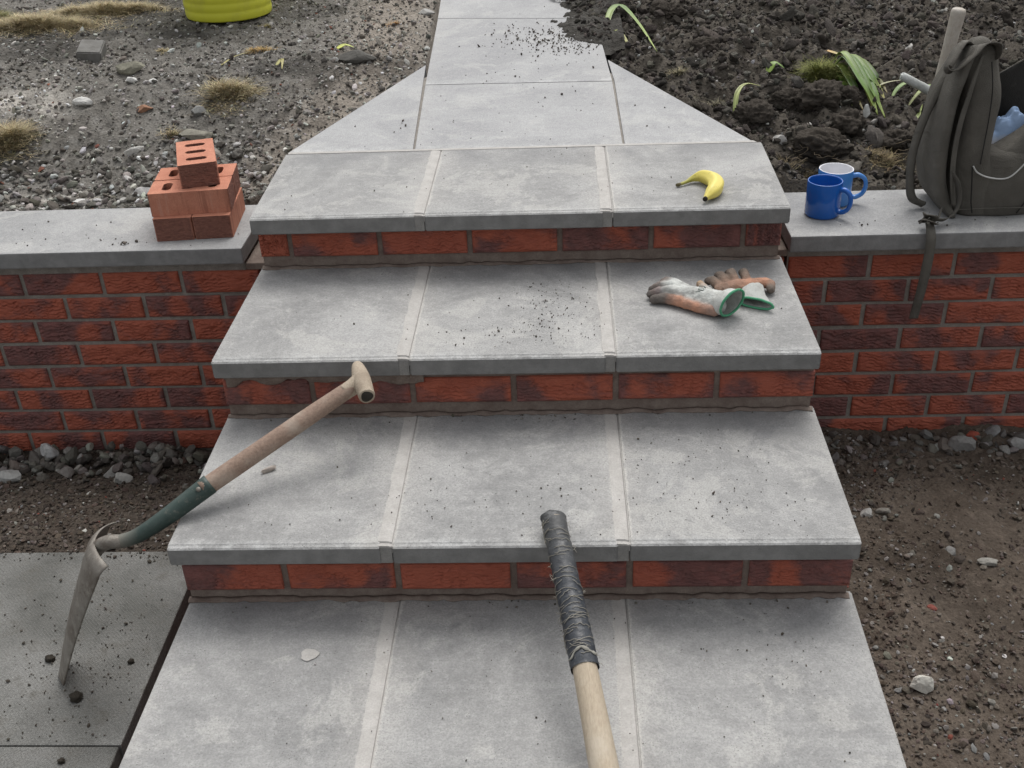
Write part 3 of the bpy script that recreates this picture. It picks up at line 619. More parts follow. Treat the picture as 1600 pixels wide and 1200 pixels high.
stone(-.905, .06, 0.036, (.38, .375, .36), 'rounded grey stone close to the left side of the steps', True, .9, (1., .8), 11, sink=.2)
stone(-1.17, .05, 0.031, (.38, .375, .35), 'angular pale stone at the right end of the left rubble heap', True, .7, (1.2, .8), 12)
stone(-1.20, .09, 0.025, (.30, .29, .27), 'grey broken stone leaning in the left rubble heap', True, .8, (1.4, .7), 13, rz=.8)
stone(-1.50, .06, 0.038, (.42, .42, .40), 'large pale lump of rubble at the left edge of the photo by the wall', True, .6, (1.1, .8), 34)
stone(-1.262, 1.043, .030, (.30, .165, .105), 'round reddish brown stone among the left gravel', False, .5, (1, 1), 15, sink=.35, ang=.08)
stone(-1.476, 1.067, .034, WH, 'broad flat white stone in the middle of the left gravel', False, .45, (1.2, .7), 16, sink=.3)
stone(-1.354, 1.216, .020, (.72, .71, .68), 'left of two bright white chips side by side in the left gravel', False, .6, (1, .8), 17)
stone(-1.280, 1.207, .019, (.72, .71, .68), 'right of two bright white chips side by side in the left gravel', False, .6, (1, .8), 18)
stone(-1.372, 1.29, .045, (.24, .23, .18), 'mossy grey lump behind two white chips in the left gravel', False, .5, (1.3, .9), 19)
stone(-1.235, .829, .028, (.62, .61, .57), 'long white stone lying aslant behind the loose bricks', False, .5, (1.4, .6), 20, rz=.7)
stone(-1.165, .640, .027, (.68, .67, .65), 'white stone nearest to the stack of loose bricks', False, .5, (1.3, .6), 21, rz=.6, z=-.17)
stone(-1.345, .59, .021, (.66, .65, .62), 'small white stone left of the loose bricks near the coping', False, .5, (1.1, .7), 22)
stone(-1.05, .90, .043, (.27, .255, .21), 'flat greyish yellow clod behind the loose bricks', False, .4, (1.7, .8), 23, sink=.3)
stone(-.583, 1.31, .052, (.12, .115, .105), 'dark grey clod left of where the path narrows', False, .5, (1.5, .8), 24)
stone(-.664, 1.30, .015, WH, 'small white chip left of the dark clod beside the path', False, .6, (1.2, .7), 25)
stone(-.90, .80, .024, (.17, .16, .145), 'grey pebble among gravel between the loose bricks and the path', False, .7, (1, .9), 26)
stone(-1.07, 1.02, .030, (.25, .25, .24), 'grey stone just below the dry grass tuft', False, .6, (1, .9), 27)
stone(1.056, .877, .022, (.62, .63, .60), 'pale upright chip in the dark soil below the green leaves', False, 1.1, (.6, .5), 28, sink=.15)
stone(1.005, .86, .018, (.40, .39, .37), 'greyish pebble beside a pale upright chip in the soil', False, .8, (.8, .7), 29)
stone(.778, .779, .025, (.62, .60, .56), 'white chip in the dark soil right of the top tread', False, .6, (1.2, .5), 30, rz=-.6, sink=.1)
stone(1.159, 1.563, .026, (.36, .35, .30), 'pale flat stone far back in the dark soil', False, .45, (1.7, .7), 31)
stone(-.405+.0, 1.9, .03, (.4, .39, .37), 'pale stone at the left edge of the path at the top of the photo', False, .5, (1.3, .8), 32)
# big soil clods
def clod(x, y, s, label, seed, sq=(1, 1), sink=.3):
    V, F = IC[4]; n = .9*fbm(V[:, 0]*1.5+seed, V[:, 1]*1.5, V[:, 2]*1.5, 3, seed)+.8*(.45-np.abs(fbm(V[:, 0]*3.4+seed, V[:, 1]*3.4, V[:, 2]*3.4, 4, seed+3)))+.18*fbm(V[:, 0]*14, V[:, 1]*14+seed, V[:, 2]*14, 3, seed+5); V = V*(1+.34*n[:, None])*np.array([sq[0], sq[1], .85])*s
    o = link('soil_clod', mesh('soil_clod', V, F, True, np.tile((.072, .062, .052), (len(V), 1))), MAT_CLOD, None, (x, y, float(upper_z(np.array([x]), np.array([y]))[0])+s*.85*(1-2*sink))); return setp(o, label, 'clod', 'large clods of dug soil')
clod(.925, .965, .062, 'largest round soil clod, below the mossy tuft', 1)
clod(1.03, .985, .040, 'dark clod just right of the largest clod', 2, (1.3, .9))
clod(.835, .985, .036, 'flattish dark clod left of the largest clod', 3, (1.5, .8))
clod(.90, .735, .055, 'wide soil clod behind the mugs', 4, (1.5, .9))
clod(1.0, .84, .045, 'soil clod between the pale chip and the largest clod', 5, (1.2, 1))
clod(.715, .90, .050, 'clod by the corner where the path widens on the right', 6, (1.1, .9))
clod(1.13, .78, .036, 'soil clod left of the backpack', 7, (1.3, 1))
clod(.765, .70, .032, 'small clod just behind the right corner of the top tread', 8)
clod(.52, 1.72, .045, 'soil clod beside the path beyond the strap leaf', 9, (1.2, 1))
clod(.60, 1.30, .036, 'soil clod beside the wing slab on the right', 10, (1.3, .9))
# half brick of grey stone far left
V, F = IC[3]
o = link('paver_fragment', box_mesh('paver_fragment', .085, .12, .045, .004), None, None, (-1.574, 1.459, .068), (.16, .10, .18)); o.data.materials.append(plain('grey_block', (.19, .185, .175), .9, .2, .003, 60, (.13, .125, .115))); setp(o, 'flat grey block fragment lying in the left gravel', 'block')

# ------------------------------------------------------------------ grass tufts and leaves
def tuft(x, y, rx, ry, h, n, cols, wts, label, name='dry_grass_tuft', upright=.5, z=None, cat='grass'):
    cl = rng.normal(0, .5, (max(6, n//110), 2)); ci = rng.integers(0, len(cl), n); bx = (cl[ci, 0]+rng.normal(0, .22, n))*rx; by = (cl[ci, 1]+rng.normal(0, .22, n))*ry; bz = upper_z(x+bx, y+by) if z is None else np.full(n, z)
    a = rng.uniform(0, 2*np.pi, n); L = h*rng.uniform(.6, 1.7, n); el = rng.uniform(.05, 1., n)*upright*rng.choice([.5, 1.3], n); wd = rng.uniform(.0007, .0015, n); c = palette(n, cols, wts, .2)
    V, C = [], []
    dome = (.35+.45*rng.uniform(0, 1, len(cl))[ci])*h*np.clip(1.1-(bx/rx)**2-(by/ry)**2, 0, 1)
    cur = rng.uniform(-1.2, 1.2, n)
    for q in range(4):
        t = q/3.; aa = a+cur*t; px = bx+x+np.cos(aa)*L*t*np.cos(el); py = by+y+np.sin(aa)*L*t*np.cos(el); pzv = bz-.003+dome*(.5+.5*t)+L*np.sin(el)*t*(1.25-.7*t)
        ww = wd*(1-t*.8); sx, sy = -np.sin(aa)*ww, np.cos(aa)*ww
        V += [np.stack([px-sx, py-sy, pzv], -1), np.stack([px+sx, py+sy, pzv], -1)]
    V = np.stack(V, 1).reshape(-1, 3); b = np.arange(n)[:, None]*8; F = np.concatenate([b+np.array([[2*q, 2*q+1, 2*q+3, 2*q+2]]) for q in range(3)])
    me = mesh(name, V, F, False, np.repeat(c, 8, 0)); o = link(name, me, MAT_STRAW); return setp(o, label, cat)
ST = [(.42, .34, .20), (.54, .46, .30), (.31, .25, .15), (.25, .25, .12)]; SW = [.4, .3, .2, .1]
tuft(-.998, 1.115, .075, .055, .045, 2600, ST, SW, 'domed tuft of dry yellow grass in the middle of the left gravel')
tuft(-1.665, .885, .055, .07, .06, 2000, ST, SW, 'dry grass tuft at the left edge below the lime dust')
tuft(-1.95, 1.86, .24, .095, .045, 9000, ST, SW, 'long patch of dry grass at the top left, nearest part', 'dry_grass_patch')
tuft(-1.74, 2.05, .24, .075, .040, 6500, ST, SW, 'long patch of dry grass at the top left, part nearer the yellow tub', 'dry_grass_patch')
tuft(-2.16, 1.98, .08, .05, .04, 1500, [(.22, .22, .09), (.30, .27, .13)], [.5, .5], 'greener grass tuft at the top left corner')
tuft(-1.55, 2.40, .20, .10, .035, 3000, ST, SW, 'dry grass beyond the long patch near the yellow tub')
tuft(-.965, 1.455, .045, .022, .02, 500, [(.45, .30, .12), (.38, .27, .12)], [.5, .5], 'small orange dry grass wisp below the yellow tub')
tuft(-1.13, .918, .05, .022, .02, 350, ST, SW, 'thin wisp of straw left of the loose bricks')
tuft(-1.33, 1.50, .035, .018, .015, 260, ST, SW, 'straw wisp right of the grey block fragment')
tuft(-.52, 1.78, .03, .015, .015, 200, [(.45, .28, .12)], [1], 'orange straw wisp near the path at the top')
tuft(-1.02, 1.80, .025, .012, .015, 200, [(.30, .25, .10)], [1], 'small yellow tuft in front of the yellow tub')
tuft(.965, 1.085, .062, .045, .05, 2600, [(.19, .21, .055), (.27, .27, .09), (.13, .15, .04)], [.45, .3, .25], 'green yellow mossy turf tuft on the dark soil', 'moss_tuft', .7)
tuft(1.083, .695, .05, .035, .035, 600, [(.22, .17, .10), (.3, .25, .14)], [.6, .4], 'straw coloured root tuft left of the backpack')
tuft(.80, .65, .05, .03, .035, 500, [(.14, .11, .07), (.22, .18, .1)], [.6, .4], 'brown root tuft behind the mugs')
tuft(.500, 1.108, .03, .02, .025, 260, [(.2, .18, .12), (.3, .26, .16)], [.6, .4], 'pale wisp of grass beside the right wing slab')
tuft(.60, 1.0, .05, .03, .03, 300, [(.2, .18, .12), (.16, .14, .1)], [.6, .4], 'thin brown grass wisp at the right wing slab edge')
GR = (.095, .185, .022); YG = (.24, .30, .055); YL = (.36, .31, .09)
def leaf(P, wd, cols, label, name='strap_leaf', cat='leaf', group=None, fold=.35, parent=None):
    P = np.array(P, float); n = 22; Q = curve_pts(P, n); T = np.gradient(Q, axis=0); T /= np.linalg.norm(T, axis=1)[:, None]
    s = np.cross(T, (0, 0, 1)); s /= np.linalg.norm(s, axis=1)[:, None]+1e-9; u = np.cross(s, T); V, C = [], []
    for i in range(n):
        t = i/(n-1); wv = wd*(.55+.45*math.sin(math.pi*min(1, t*1.3+.1)))*(1-t**4*.92); c = np.array(cols[0])*(1-t)+np.array(cols[-1])*t if len(cols) == 2 else (np.array(cols[0])*(1-2*t)+np.array(cols[1])*2*t if t < .5 else np.array(cols[1])*(2-2*t)+np.array(cols[2])*(2*t-1))
        for a, b in ((-1, fold), (-.5, fold*.3), (0, 0), (.5, fold*.3), (1, fold)): V.append(Q[i]+s[i]*a*wv+u[i]*b*wv*1.); C.append(c*(1+.22*math.sin(a*9+i*.3)))
    F = [(5*i+j, 5*i+j+1, 5*i+6+j, 5*i+5+j) for i in range(n-1) for j in range(4)]
    me = mesh(name, V, F, True, np.clip(np.array(C), 0, 1)); o = link(name, me, MAT_LEAF, parent); o2 = o.modifiers.new('solid', 'SOLIDIFY'); o2.thickness = .0008
    return setp(o, label, cat, group)
uz = lambda x, y, dz: (x, y, float(upper_z(np.array([x]), np.array([y]), False)[0])+dz)
leaf([uz(.283, 1.60, .02), uz(.31, 1.70, .05), uz(.35, 1.73, .05), uz(.40, 1.55, .035), uz(.445, 1.30, .012)], .013, [YG, GR, (.3, .38, .06)], 'long bright green strap leaf arching beside the path at the top')
leaf([uz(.288, 1.53, .015), uz(.32, 1.50, .03), uz(.348, 1.40, .02), uz(.355, 1.29, .01)], .009, [YG, YL], 'short yellowing leaf below the long strap leaf beside the path')
leaf([uz(.655, .90, .02), uz(.668, .945, .055), uz(.70, .985, .06), uz(.748, 1.0, .045)], .0075, [(.34, .40, .15), (.40, .40, .16)], 'pale bent stem at the edge of the right wing slab', 'plant_stem', 'stem', fold=.9)
leaf([uz(.792, 1.125, .01), uz(.815, 1.14, .03), uz(.845, 1.13, .02)], .015, [(.24, .34, .06), GR], 'short green leaf piece lying alone on the dark soil')
bulb = empty('uprooted_plant', (1.0, 1.11, 0), 'uprooted plant with wilted green and yellow strap leaves below the mossy tuft', 'plant')
def bl(P, w_, c): o = leaf([(a-1.0, b-1.11, z) for a, b, z in P], w_, c, None, 'leaf', None, parent=bulb); return o
for i, (dx, dy, w_, ex, ey, hh) in enumerate(((0, 0, .022, 1.100, .905, 1.), (.02, .015, .018, 1.135, .955, .9), (-.022, -.010, .015, 1.060, .925, .7), (.030, -.02, .014, 1.120, .89, .8), (-.01, .02, .013, 1.09, .93, 1.1), (.045, .03, .016, 1.15, 1.0, .6), (-.03, -.03, .012, 1.03, .95, .5))):
    bl([uz(1.005+dx*.4, 1.12+dy, .03), uz(1.038+dx, 1.10+dy, .062*hh), uz((1.045+dx+ex)/2, (1.09+dy+ey)/2, .046*hh), uz(ex-.012, ey+.05, .028*hh), uz(ex, ey, .010)], w_, [YG, GR, YL] if i % 3 == 1 else ([GR, GR, YG] if i % 3 == 0 else [YG, (.05, .10, .02), (.20, .15, .05)]))
bl([uz(.985, 1.17, .05), uz(1.01, 1.14, .055), uz(1.04, 1.11, .06)], .009, [(.5, .3, .1), YG])
bulb2 = empty('uprooted_plant', (1.25, .97, 0), 'loose strap leaves spread on the soil under the pale tool arm', 'plant')
def bl2(P, w_, c): return leaf([(a-1.25, b-.97, z) for a, b, z in P], w_, c, None, 'leaf', None, parent=bulb2)
bl2([uz(1.245, 1.0, .03), uz(1.20, 1.0, .04), uz(1.158, .965, .03), uz(1.141, .905, .01)], .009, [YG, GR, YG])
bl2([uz(1.33, .99, .03), uz(1.27, .985, .04), uz(1.22, .95, .03), uz(1.175, .90, .008)], .009, [GR, YG, (.3, .28, .15)])
bl2([uz(1.20, .865, .01), uz(1.222, .89, .02), uz(1.238, .92, .03)], .006, [(.4, .46, .2), YG])
bl2([uz(1.30, .93, .03), uz(1.285, .88, .02), uz(1.27, .84, .01)], .007, [GR, YG])
bl2([uz(1.10, 1.02, .01), uz(1.16, 1.04, .02), uz(1.25, 1.04, .03)], .005, [(.3, .3, .15), (.36, .34, .2)])
leaf([uz(-.675, 1.44, .01), uz(-.65, 1.46, .015), uz(-.62, 1.455, .01)], .013, [(.48, .50, .08), (.36, .42, .06)], 'small yellow green leaf on the gravel left of the path')
leaf([uz(-1.06, 1.30, .008), uz(-1.03, 1.37, .014), uz(-.985, 1.44, .012)], .004, [YL, (.36, .33, .18)], 'long thin dry blade leading to an orange straw wisp')
leaf([uz(-.862, 1.28, .008), uz(-.845, 1.30, .02), uz(-.835, 1.24, .01)], .008, [(.42, .40, .16), YL], 'small pale yellow curled leaf in the left gravel')
# fine roots
R_ = []
for i in range(26):
    cx, cy = random.choice([(.88, .72), (.84, .70), (1.08, .72), (.93, .76)]); P = [uz(cx+random.uniform(-.05, .05), cy+random.uniform(-.05, .05), .03)]; a = random.uniform(0, 6.28)
    for k in range(4): a += random.uniform(-.7, .7); p = P[-1]; P.append((p[0]+.016*math.cos(a), p[1]+.016*math.sin(a), p[2]+random.uniform(-.006, .009)))
    R_.append(tube(P, [.0009, .0008, .0007, .0006, .0004], 5, n=12))
V, F = join(R_); setp(link('roots', mesh('roots', V, F, True), plain('root', (.24, .19, .13), .8)), 'fine pale roots sticking out of the clods behind the mugs', kind='stuff')

# ------------------------------------------------------------------ loose perforated bricks
def holed_brick(L=.215, W=.1025, H=.065):
    bm = bmesh.new(); loops = []
    def ring(pts): vs = [bm.verts.new((x, y, H/2)) for x, y in pts]; return vs, [bm.edges.new((vs[i], vs[(i+1) % len(vs)])) for i in range(len(vs))]
    c = .003; r1, e1 = ring([(-L/2+c, -W/2), (L/2-c, -W/2), (L/2, -W/2+c), (L/2, W/2-c), (L/2-c, W/2), (-L/2+c, W/2), (-L/2, W/2-c), (-L/2, -W/2+c)]); allr = [r1]; es = e1[:]
    for hx in (-.062, 0, .062):
        pts = []; hw, rr = .016, .0125
        for k in range(16):
            a = k/16*2*math.pi+math.pi/16; pts.append((hx+rr*math.cos(a), (hw if math.sin(a) > 0 else -hw)+rr*math.sin(a)))
        r, e = ring(pts); allr.append(r); es += e
    bmesh.ops.triangle_fill(bm, use_beauty=True, use_dissolve=False, edges=es)
    top = bm.faces[:]; ret = bmesh.ops.duplicate(bm, geom=top[:]+es+sum(allr, [])); vm = ret['vert_map']
    for r in allr:
        for v in r: vm[v].co.z = -H/2
        n = len(r)
        for i in range(n): bm.faces.new((r[i], r[(i+1) % n], vm[r[(i+1) % n]], vm[r[i]]))
    bmesh.ops.recalc_face_normals(bm, faces=bm.faces[:]); return bm_mesh('loose_brick', bm)
def new_brick_mat():
    m = M('fresh_brick', .85, .2); v = m.coord('Object', 17); o = m.coord('Object'); xyz = m.sep(o); n = m.noise(v, 18, 5, .65); f = m.noise(v, 260, 4, .7)
    geo = m.n('ShaderNodeTexCoord').outputs['Normal']; gn = m.sep(geo)
    c = m.mix(m.rng(n, .35, .68), (.58, .265, .175), (.48, .20, .13)); c = m.mix(m.rng(f, .35, .7, 0, .35), c, (.28, .11, .08))
    ends = m.rng(m.math('ABSOLUTE', gn[0]), .5, .9); rr = m.noise(m.coord('Object', 17, (1, 1, 2.4)), 75, 5, .7)
    cdark = m.mix(m.rng(rr, .4, .62), (.36, .165, .125), (.22, .105, .085)); c = m.mix(m.math('MULTIPLY', ends, .85), c, cdark)
    sides = m.rng(m.math('ABSOLUTE', gn[1]), .5, .9); vs = m.coord('Object', 17, (1, 1, .06)); sn = m.noise(vs, 75, 4, .6)
    c = m.mix(m.math('MULTIPLY', sides, m.rng(sn, .5, .62, 0, .5)), c, (.25, .10, .07)); c = m.mix(m.math('MULTIPLY', sides, m.rng(sn, .40, .32, 0, .4)), c, (.55, .33, .26)); m.color(c)
    h = m.math('ADD', m.math('MULTIPLY', rr, m.math('MULTIPLY', ends, 9.)), f); h = m.math('ADD', h, m.math('MULTIPLY', sn, m.math('MULTIPLY', sides, .8))); m.bump(h, .0022); return m.m
HB = holed_brick(); HB.materials.append(new_brick_mat())
gB = 'loose bricks stacked on the left coping'
def lb(x, y, z, rz, label): o = link('loose_brick', HB, None, None, (x, y, z), (0, 0, rz)); return setp(o, label, 'brick', gB)
lb(-.959, .3754, -.137, math.radians(95.5), 'loose brick at the bottom left of the small stack, rough end facing forward')
lb(-.853, .3856, -.137, math.radians(95), 'loose brick at the bottom right of the small stack, rough end facing forward')
lb(-.906, .3455, -.0715, math.radians(7.8), 'middle loose brick at the front of the stack with its smooth long side forward')
lb(-.920, .4525, -.0715, math.radians(7.0), 'middle loose brick at the back of the stack, partly behind the top brick')
lb(-.904, .432, -.006, math.radians(108), 'topmost loose brick of the stack showing three slots and its rough end')

# ------------------------------------------------------------------ mugs
def glaze(name, c): m = M(name, .16, .5); v = m.coord('Object'); m.color(m.mix(m.rng(m.noise(v, 30, 3), .3, .7), c, tuple(x*.93 for x in c))); return m.m
def mug(loc, r, h, cout, cin, rz, label, hs=1.0):
    root = empty('mug', loc, label, 'mug', 'blue mugs on the right coping', rot=(0, 0, rz)); t = .004
    prof = [(0, .003), (r*.80, .003), (r*.86, 0), (r*.93, .001), (r, .007), (r, h-.002), (r-.0006, h-.0006)]
    V, F = lathe(prof, 64); link('body', mesh('body', V, F, True), glaze('mug_outside', cout), root)
    V, F = lathe([(r-.0006, h-.0006), (r-t*.5, h), (r-t+.0005, h-.0008), (r-t, h-.004), (r-t, .012), (r-t-.006, .006), (0, .006)], 64); link('inside', mesh('inside', V, F, True), glaze('mug_inside', cin), root)
    P = [(r-.003, 0, h*.80), (r+.012*hs, 0, h*.83), (r+.027*hs, 0, h*.72), (r+.031*hs, 0, h*.50), (r+.025*hs, 0, h*.30), (r+.010*hs, 0, h*.19), (r-.003, 0, h*.20)]
    V, F = tube(P, [.0065, .006, .0055, .0055, .0055, .006, .0065], 16, (0, 1, 0), n=36, shape=lambda t, a: 1+.25*abs(math.cos(a))); link('handle', mesh('handle', V, F, True), root.children[0].data.materials[0], root)
    return root
mug((.820, .352, -.1695), .0465, .098, (.012, .105, .42), (.012, .10, .40), math.radians(-38), 'dark blue mug, nearer of the two on the right coping')
mug((.868, .436, -.1695), .047, .100, (.065, .235, .60), (.75, .75, .78), math.radians(-10), 'lighter blue mug with white inside, standing behind the dark blue mug', 1.15)

# ------------------------------------------------------------------ banana
def banana():
    root = empty('banana', (.47, .09, 0), 'yellow banana lying on the right slab of the top tread', 'banana')
    P = np.array([(.404, .138, .006), (.422, .150, .008), (.440, .162, .012), (.462, .162, .0175), (.482, .140, .019), (.490, .108, .019), (.486, .078, .0185), (.474, .050, .018), (.460, .030, .014), (.4545, .022, .0125)])-np.array([.47, .09, 0])
    R = [.004, .0042, .008, .0150, .0185, .0190, .0185, .0160, .0085, .005]
    sh = lambda t, a: 1+.055*math.cos(5*a+.4)
    V, F = tube(P, R, 30, (0, 0, 1), sh, 60); V = np.array(V); C = np.zeros((len(V), 3)); t = np.repeat(np.linspace(0, 1, 60), 30)
    yel = np.array([.70, .59, .13]); grn = np.array([.34, .33, .07]); blk = np.array([.05, .04, .02])
    f = sstep(.32, .12, t)[:, None]; C = yel*(1-f)+grn*f; f = sstep(.97, .99, t)[:, None]*.9; C = C*(1-f)+blk*f
    f = sstep(.04, .0, t)[:, None]; C = C*(1-f)+np.array([.10, .08, .04])*f; br = np.clip(fbm(V[:, 0]*90, V[:, 1]*90, V[:, 2]*90, 3, 3)-.75, 0, 1)[:, None]; C = C*(1-.8*br)
    m = M('banana_skin', .42, .4); v = m.coord('Object'); m.color(m.mix(m.rng(m.noise(v, 60, 4, .7), .62, .75, 0, .6), m.attr('Col'), (.25, .14, .04))); m.bump(m.noise(v, 90, 3), .0006)
    link('peel', mesh('peel', V, F, True, C), m.m, root)
    V, F = tube(P[-1]+np.array([(.001, .0015, 0), (-.0015, -.0035, -.0005), (-.002, -.0050, -.0005)]), [.0055, .006, .0045], 14); link('blossom_tip', mesh('blossom_tip', V, F, True), plain('banana_tip', (.025, .02, .015), .9), root)
    V, F = tube(np.array([P[0]+(.002, .0015, 0), P[0]+(-.003, -.002, 0), P[0]+(-.007, -.005, 0)]), [.0042, .0048, .004], 12); link('stem_end', mesh('stem_end', V, F, True), plain('banana_stem', (.10, .085, .04), .8), root)
banana()

# ------------------------------------------------------------------ spade with T handle leaning on the third tread
def nrm(v): v = np.array(v, float); return v/np.linalg.norm(v)
def add(name, VF, mat, parent, off=(0, 0, 0), smooth=True, col=None, label=None):
    V, F = VF; me = mesh(name, np.array(V)-np.array(off), F, smooth, col); o = link(name, me, mat, parent)
    if label: o['label'] = label
    return o
def wood(name, a, b, dirt, stretch): 
    m = M(name, .72, .25); v = m.coord('Object', 3, stretch); n = m.noise(v, 30, 5, .65); u = m.coord('Object'); n2 = m.noise(u, 14, 4, .6)
    c = m.mix(m.rng(n, .35, .65), a, b); c = m.mix(m.rng(n2, .5, .68, 0, .6), c, dirt); m.color(c); m.bump(n, .0012); return m.m
def spade():
    O = np.array([-.975, -.824, -.70]); root = empty('spade', O, 'spade with wooden T handle and green socket leaning over the left tread slab', 'spade'); root.location = O
    G = np.array([-.313, -.502, -.168]); S = np.array([-.597, -.722, -.272])
    # blade
    B = np.array([-.832, -.800, -.350]); d = O-B; L = np.linalg.norm(d); d = d/L; wd = nrm((.22, -.97, -.02)); wd = nrm(wd-d*(wd@d)); nn = np.cross(wd, d); nn = nn if nn[0] > 0 else -nn
    nu, nv = 29, 40; V = []
    for i in range(nv):
        v = i/(nv-1); hw = .086*(1-.40*max(0, v-.12)**.9)*(1 if v < .88 else math.sqrt(max(0., 1-((v-.88)/.122)**2)))*(.90+.10*min(1, v/.05))
        for j in range(nu):
            u = -1+2*j/(nu-1); curl = (.034*(1-.62*v)*abs(u)**1.8)
            curl *= 1; roll = .010*(1-v/.04) if v < .04 else 0
            top = -.020*(1-abs(u))*(1-v)**3*0
            p = B+d*(v*L+top-.004*math.sin(abs(u)*3))+wd*(u*hw*(1-.12*u*u))+nn*(curl+roll-.006*math.sin(math.pi*v)); V.append(p)
    F = [(i*nu+j, i*nu+j+1, (i+1)*nu+j+1, (i+1)*nu+j) for i in range(nv-1) for j in range(nu-1)]
    mb = M('worn_steel', .55, .5); v = mb.coord('Object'); n = mb.noise(v, 14, 5, .65); n2 = mb.noise(v, 60, 5, .7); c = mb.mix(mb.rng(n, .38, .62), (.22, .205, .18), (.12, .10, .082))
    c = mb.mix(mb.rng(n2, .5, .7, 0, .6), c, (.33, .31, .27)); c = mb.mix(mb.rng(mb.noise(v, 26, 5, .75), .56, .64, 0, .7), c, (.085, .062, .045)); mb.color(c); mb.b.inputs['Metallic'].default_value = .25; mb.bump(n2, .0012)
    o = add('blade', (V, F), mb.m, root, O); sm = o.modifiers.new('solid', 'SOLIDIFY'); sm.thickness = .0028; sm.offset = 0
    fr = B+d*.105+nn*.002; neck = B+d*.02+nn*.016
    add('neck', tube([fr, B+d*.055+nn*.006, neck, (-.795, -.806, -.351), (-.765, -.804, -.350)], [.004, .011, .0150, .0145, .0140], 18, n=26), mb.m, root, O)
    ms = M('green_socket', .5, .45); v = ms.coord('Object'); n = ms.noise(v, 22, 5, .7); c = ms.mix(ms.rng(n, .4, .62), (.022, .042, .036), (.040, .062, .054)); c = ms.mix(ms.rng(ms.noise(v, 90, 4, .7), .58, .72, 0, .55), c, (.16, .15, .125))
    px = ms.sep(v)[0]; c = ms.mix(ms.rng(ms.math('ADD', px, ms.math('MULTIPLY', n, .05)), .275, .225, 0, .8), c, (.20, .185, .155)); ms.color(c); ms.bump(n, .0006)
    add('socket', tube([(-.770, -.804, -.3505), (-.733, -.798, -.340), (-.673, -.776, -.309), S], [.0138, .0150, .0178, .0208], 24, n=40), ms.m, root, O)
    ax = nrm(G-S); side = nrm(np.cross(ax, (0, 0, 1))); rp = S-ax*.030+nrm(np.array([.10, -2.43, .97])-S)*0
    upn = np.cross(side, ax); upn = upn if upn[2] > 0 else -upn; sd_ = side if side[1] < 0 else -side; pr = S-ax*.026+(upn*.75+sd_*.66)*.0203
    add('rivet', tube([pr-(upn*.75+sd_*.66)*.001, pr+(upn*.75+sd_*.66)*.0022], [.0052, .0042], 14), mb.m, root, O)
    mw = wood('aged_wood', (.30, .215, .165), (.215, .15, .115), (.40, .34, .28), (6, 6, 6))
    add('shaft', tube([S-ax*.02, S+ax*.10, S+ax*.24, G-ax*.030, G-ax*.012], [.0190, .0188, .0185, .0172, .0180], 24, n=50, shape=lambda t, a: 1+.03*math.sin(3*a+6*t)), mw, root, O)
    mg = wood('grip_wood', (.42, .355, .275), (.33, .27, .205), (.22, .175, .13), (8, 8, 8))
    e0, e1 = np.array([-.334, -.450, -.160]), np.array([-.296, -.566, -.170])
    add('grip', tube([e0, e0*.93+e1*.07, e0*.72+e1*.28, (e0+e1)/2, e0*.25+e1*.75, e0*.04+e1*.96, e1], [.0085, .0125, .0170, .0190, .0182, .0172, .0165], 28, n=40), mg, root, O)
    add('grip_neck', tube([G-ax*.050, G-ax*.028, G-ax*.012, G], [.0172, .0178, .0200, .0180], 24, n=14), mg, root, O)
    gd = nrm(e1-e0); add('hole_shade_disc', tube([e1-gd*.004, e1+gd*.0006], [.0125, .0125], 24, shape=lambda t, a: 1+.06*math.sin(3*a)), plain('painted_hollow_shade', (.035, .03, .024), .95), root, O)  # dark disc whose colour stands in for shade inside the hollow grip
    return root
spade()
# lump of mortar on the tread beside the shaft
stone(-.515, -.612, .011, (.42, .37, .33), 'small pinkish lump under the spade shaft', False, .6, (1.8, .6), 61, z=Z3, rz=.6, sink=.1, cat='mortar lump')
# droppings of soil near the spade tip
for (x, y, s, lab) in ((-1.013, -.775, .010, 'dark soil lump left of the spade tip'), (-.912, -.885, .013, 'largest soil lump on the old paving, below the spade tip'), (-.832, -.782, .007, 'soil lump on the old paving near the dark gap'), (-.88, -1.045, .007, 'soil lump on the nearer paving slab at the bottom left')):
    V, F = IC[3]; n = fbm(V[:, 0]*2+x*9, V[:, 1]*2, V[:, 2]*2, 4, 7); o = link('soil_lump', mesh('soil_lump', V*(1+.3*n[:, None])*s*np.array([1, .9, .7]), F, True, np.tile((.05, .044, .036), (len(V), 1))), MAT_CLOD, None, (x, y, -.70+s*.5)); setp(o, lab, 'soil lump')
# dried splash of mortar on the bottom tread
V = []; n = 26
for k in range(n): a = k/n*6.283; r = .0155*(1+.10*math.sin(3*a+1)+.05*math.sin(7*a)); V.append((r*math.cos(a)*1.1, r*math.sin(a)))
o = link('mortar_splash', poly_prism('mortar_splash', V, 0, .0022, .001), MAT_JOINT, None, (-.380, -.969, Z4+.0004)); setp(o, 'round dried splash of pale mortar on the bottom left slab', 'mortar splash')

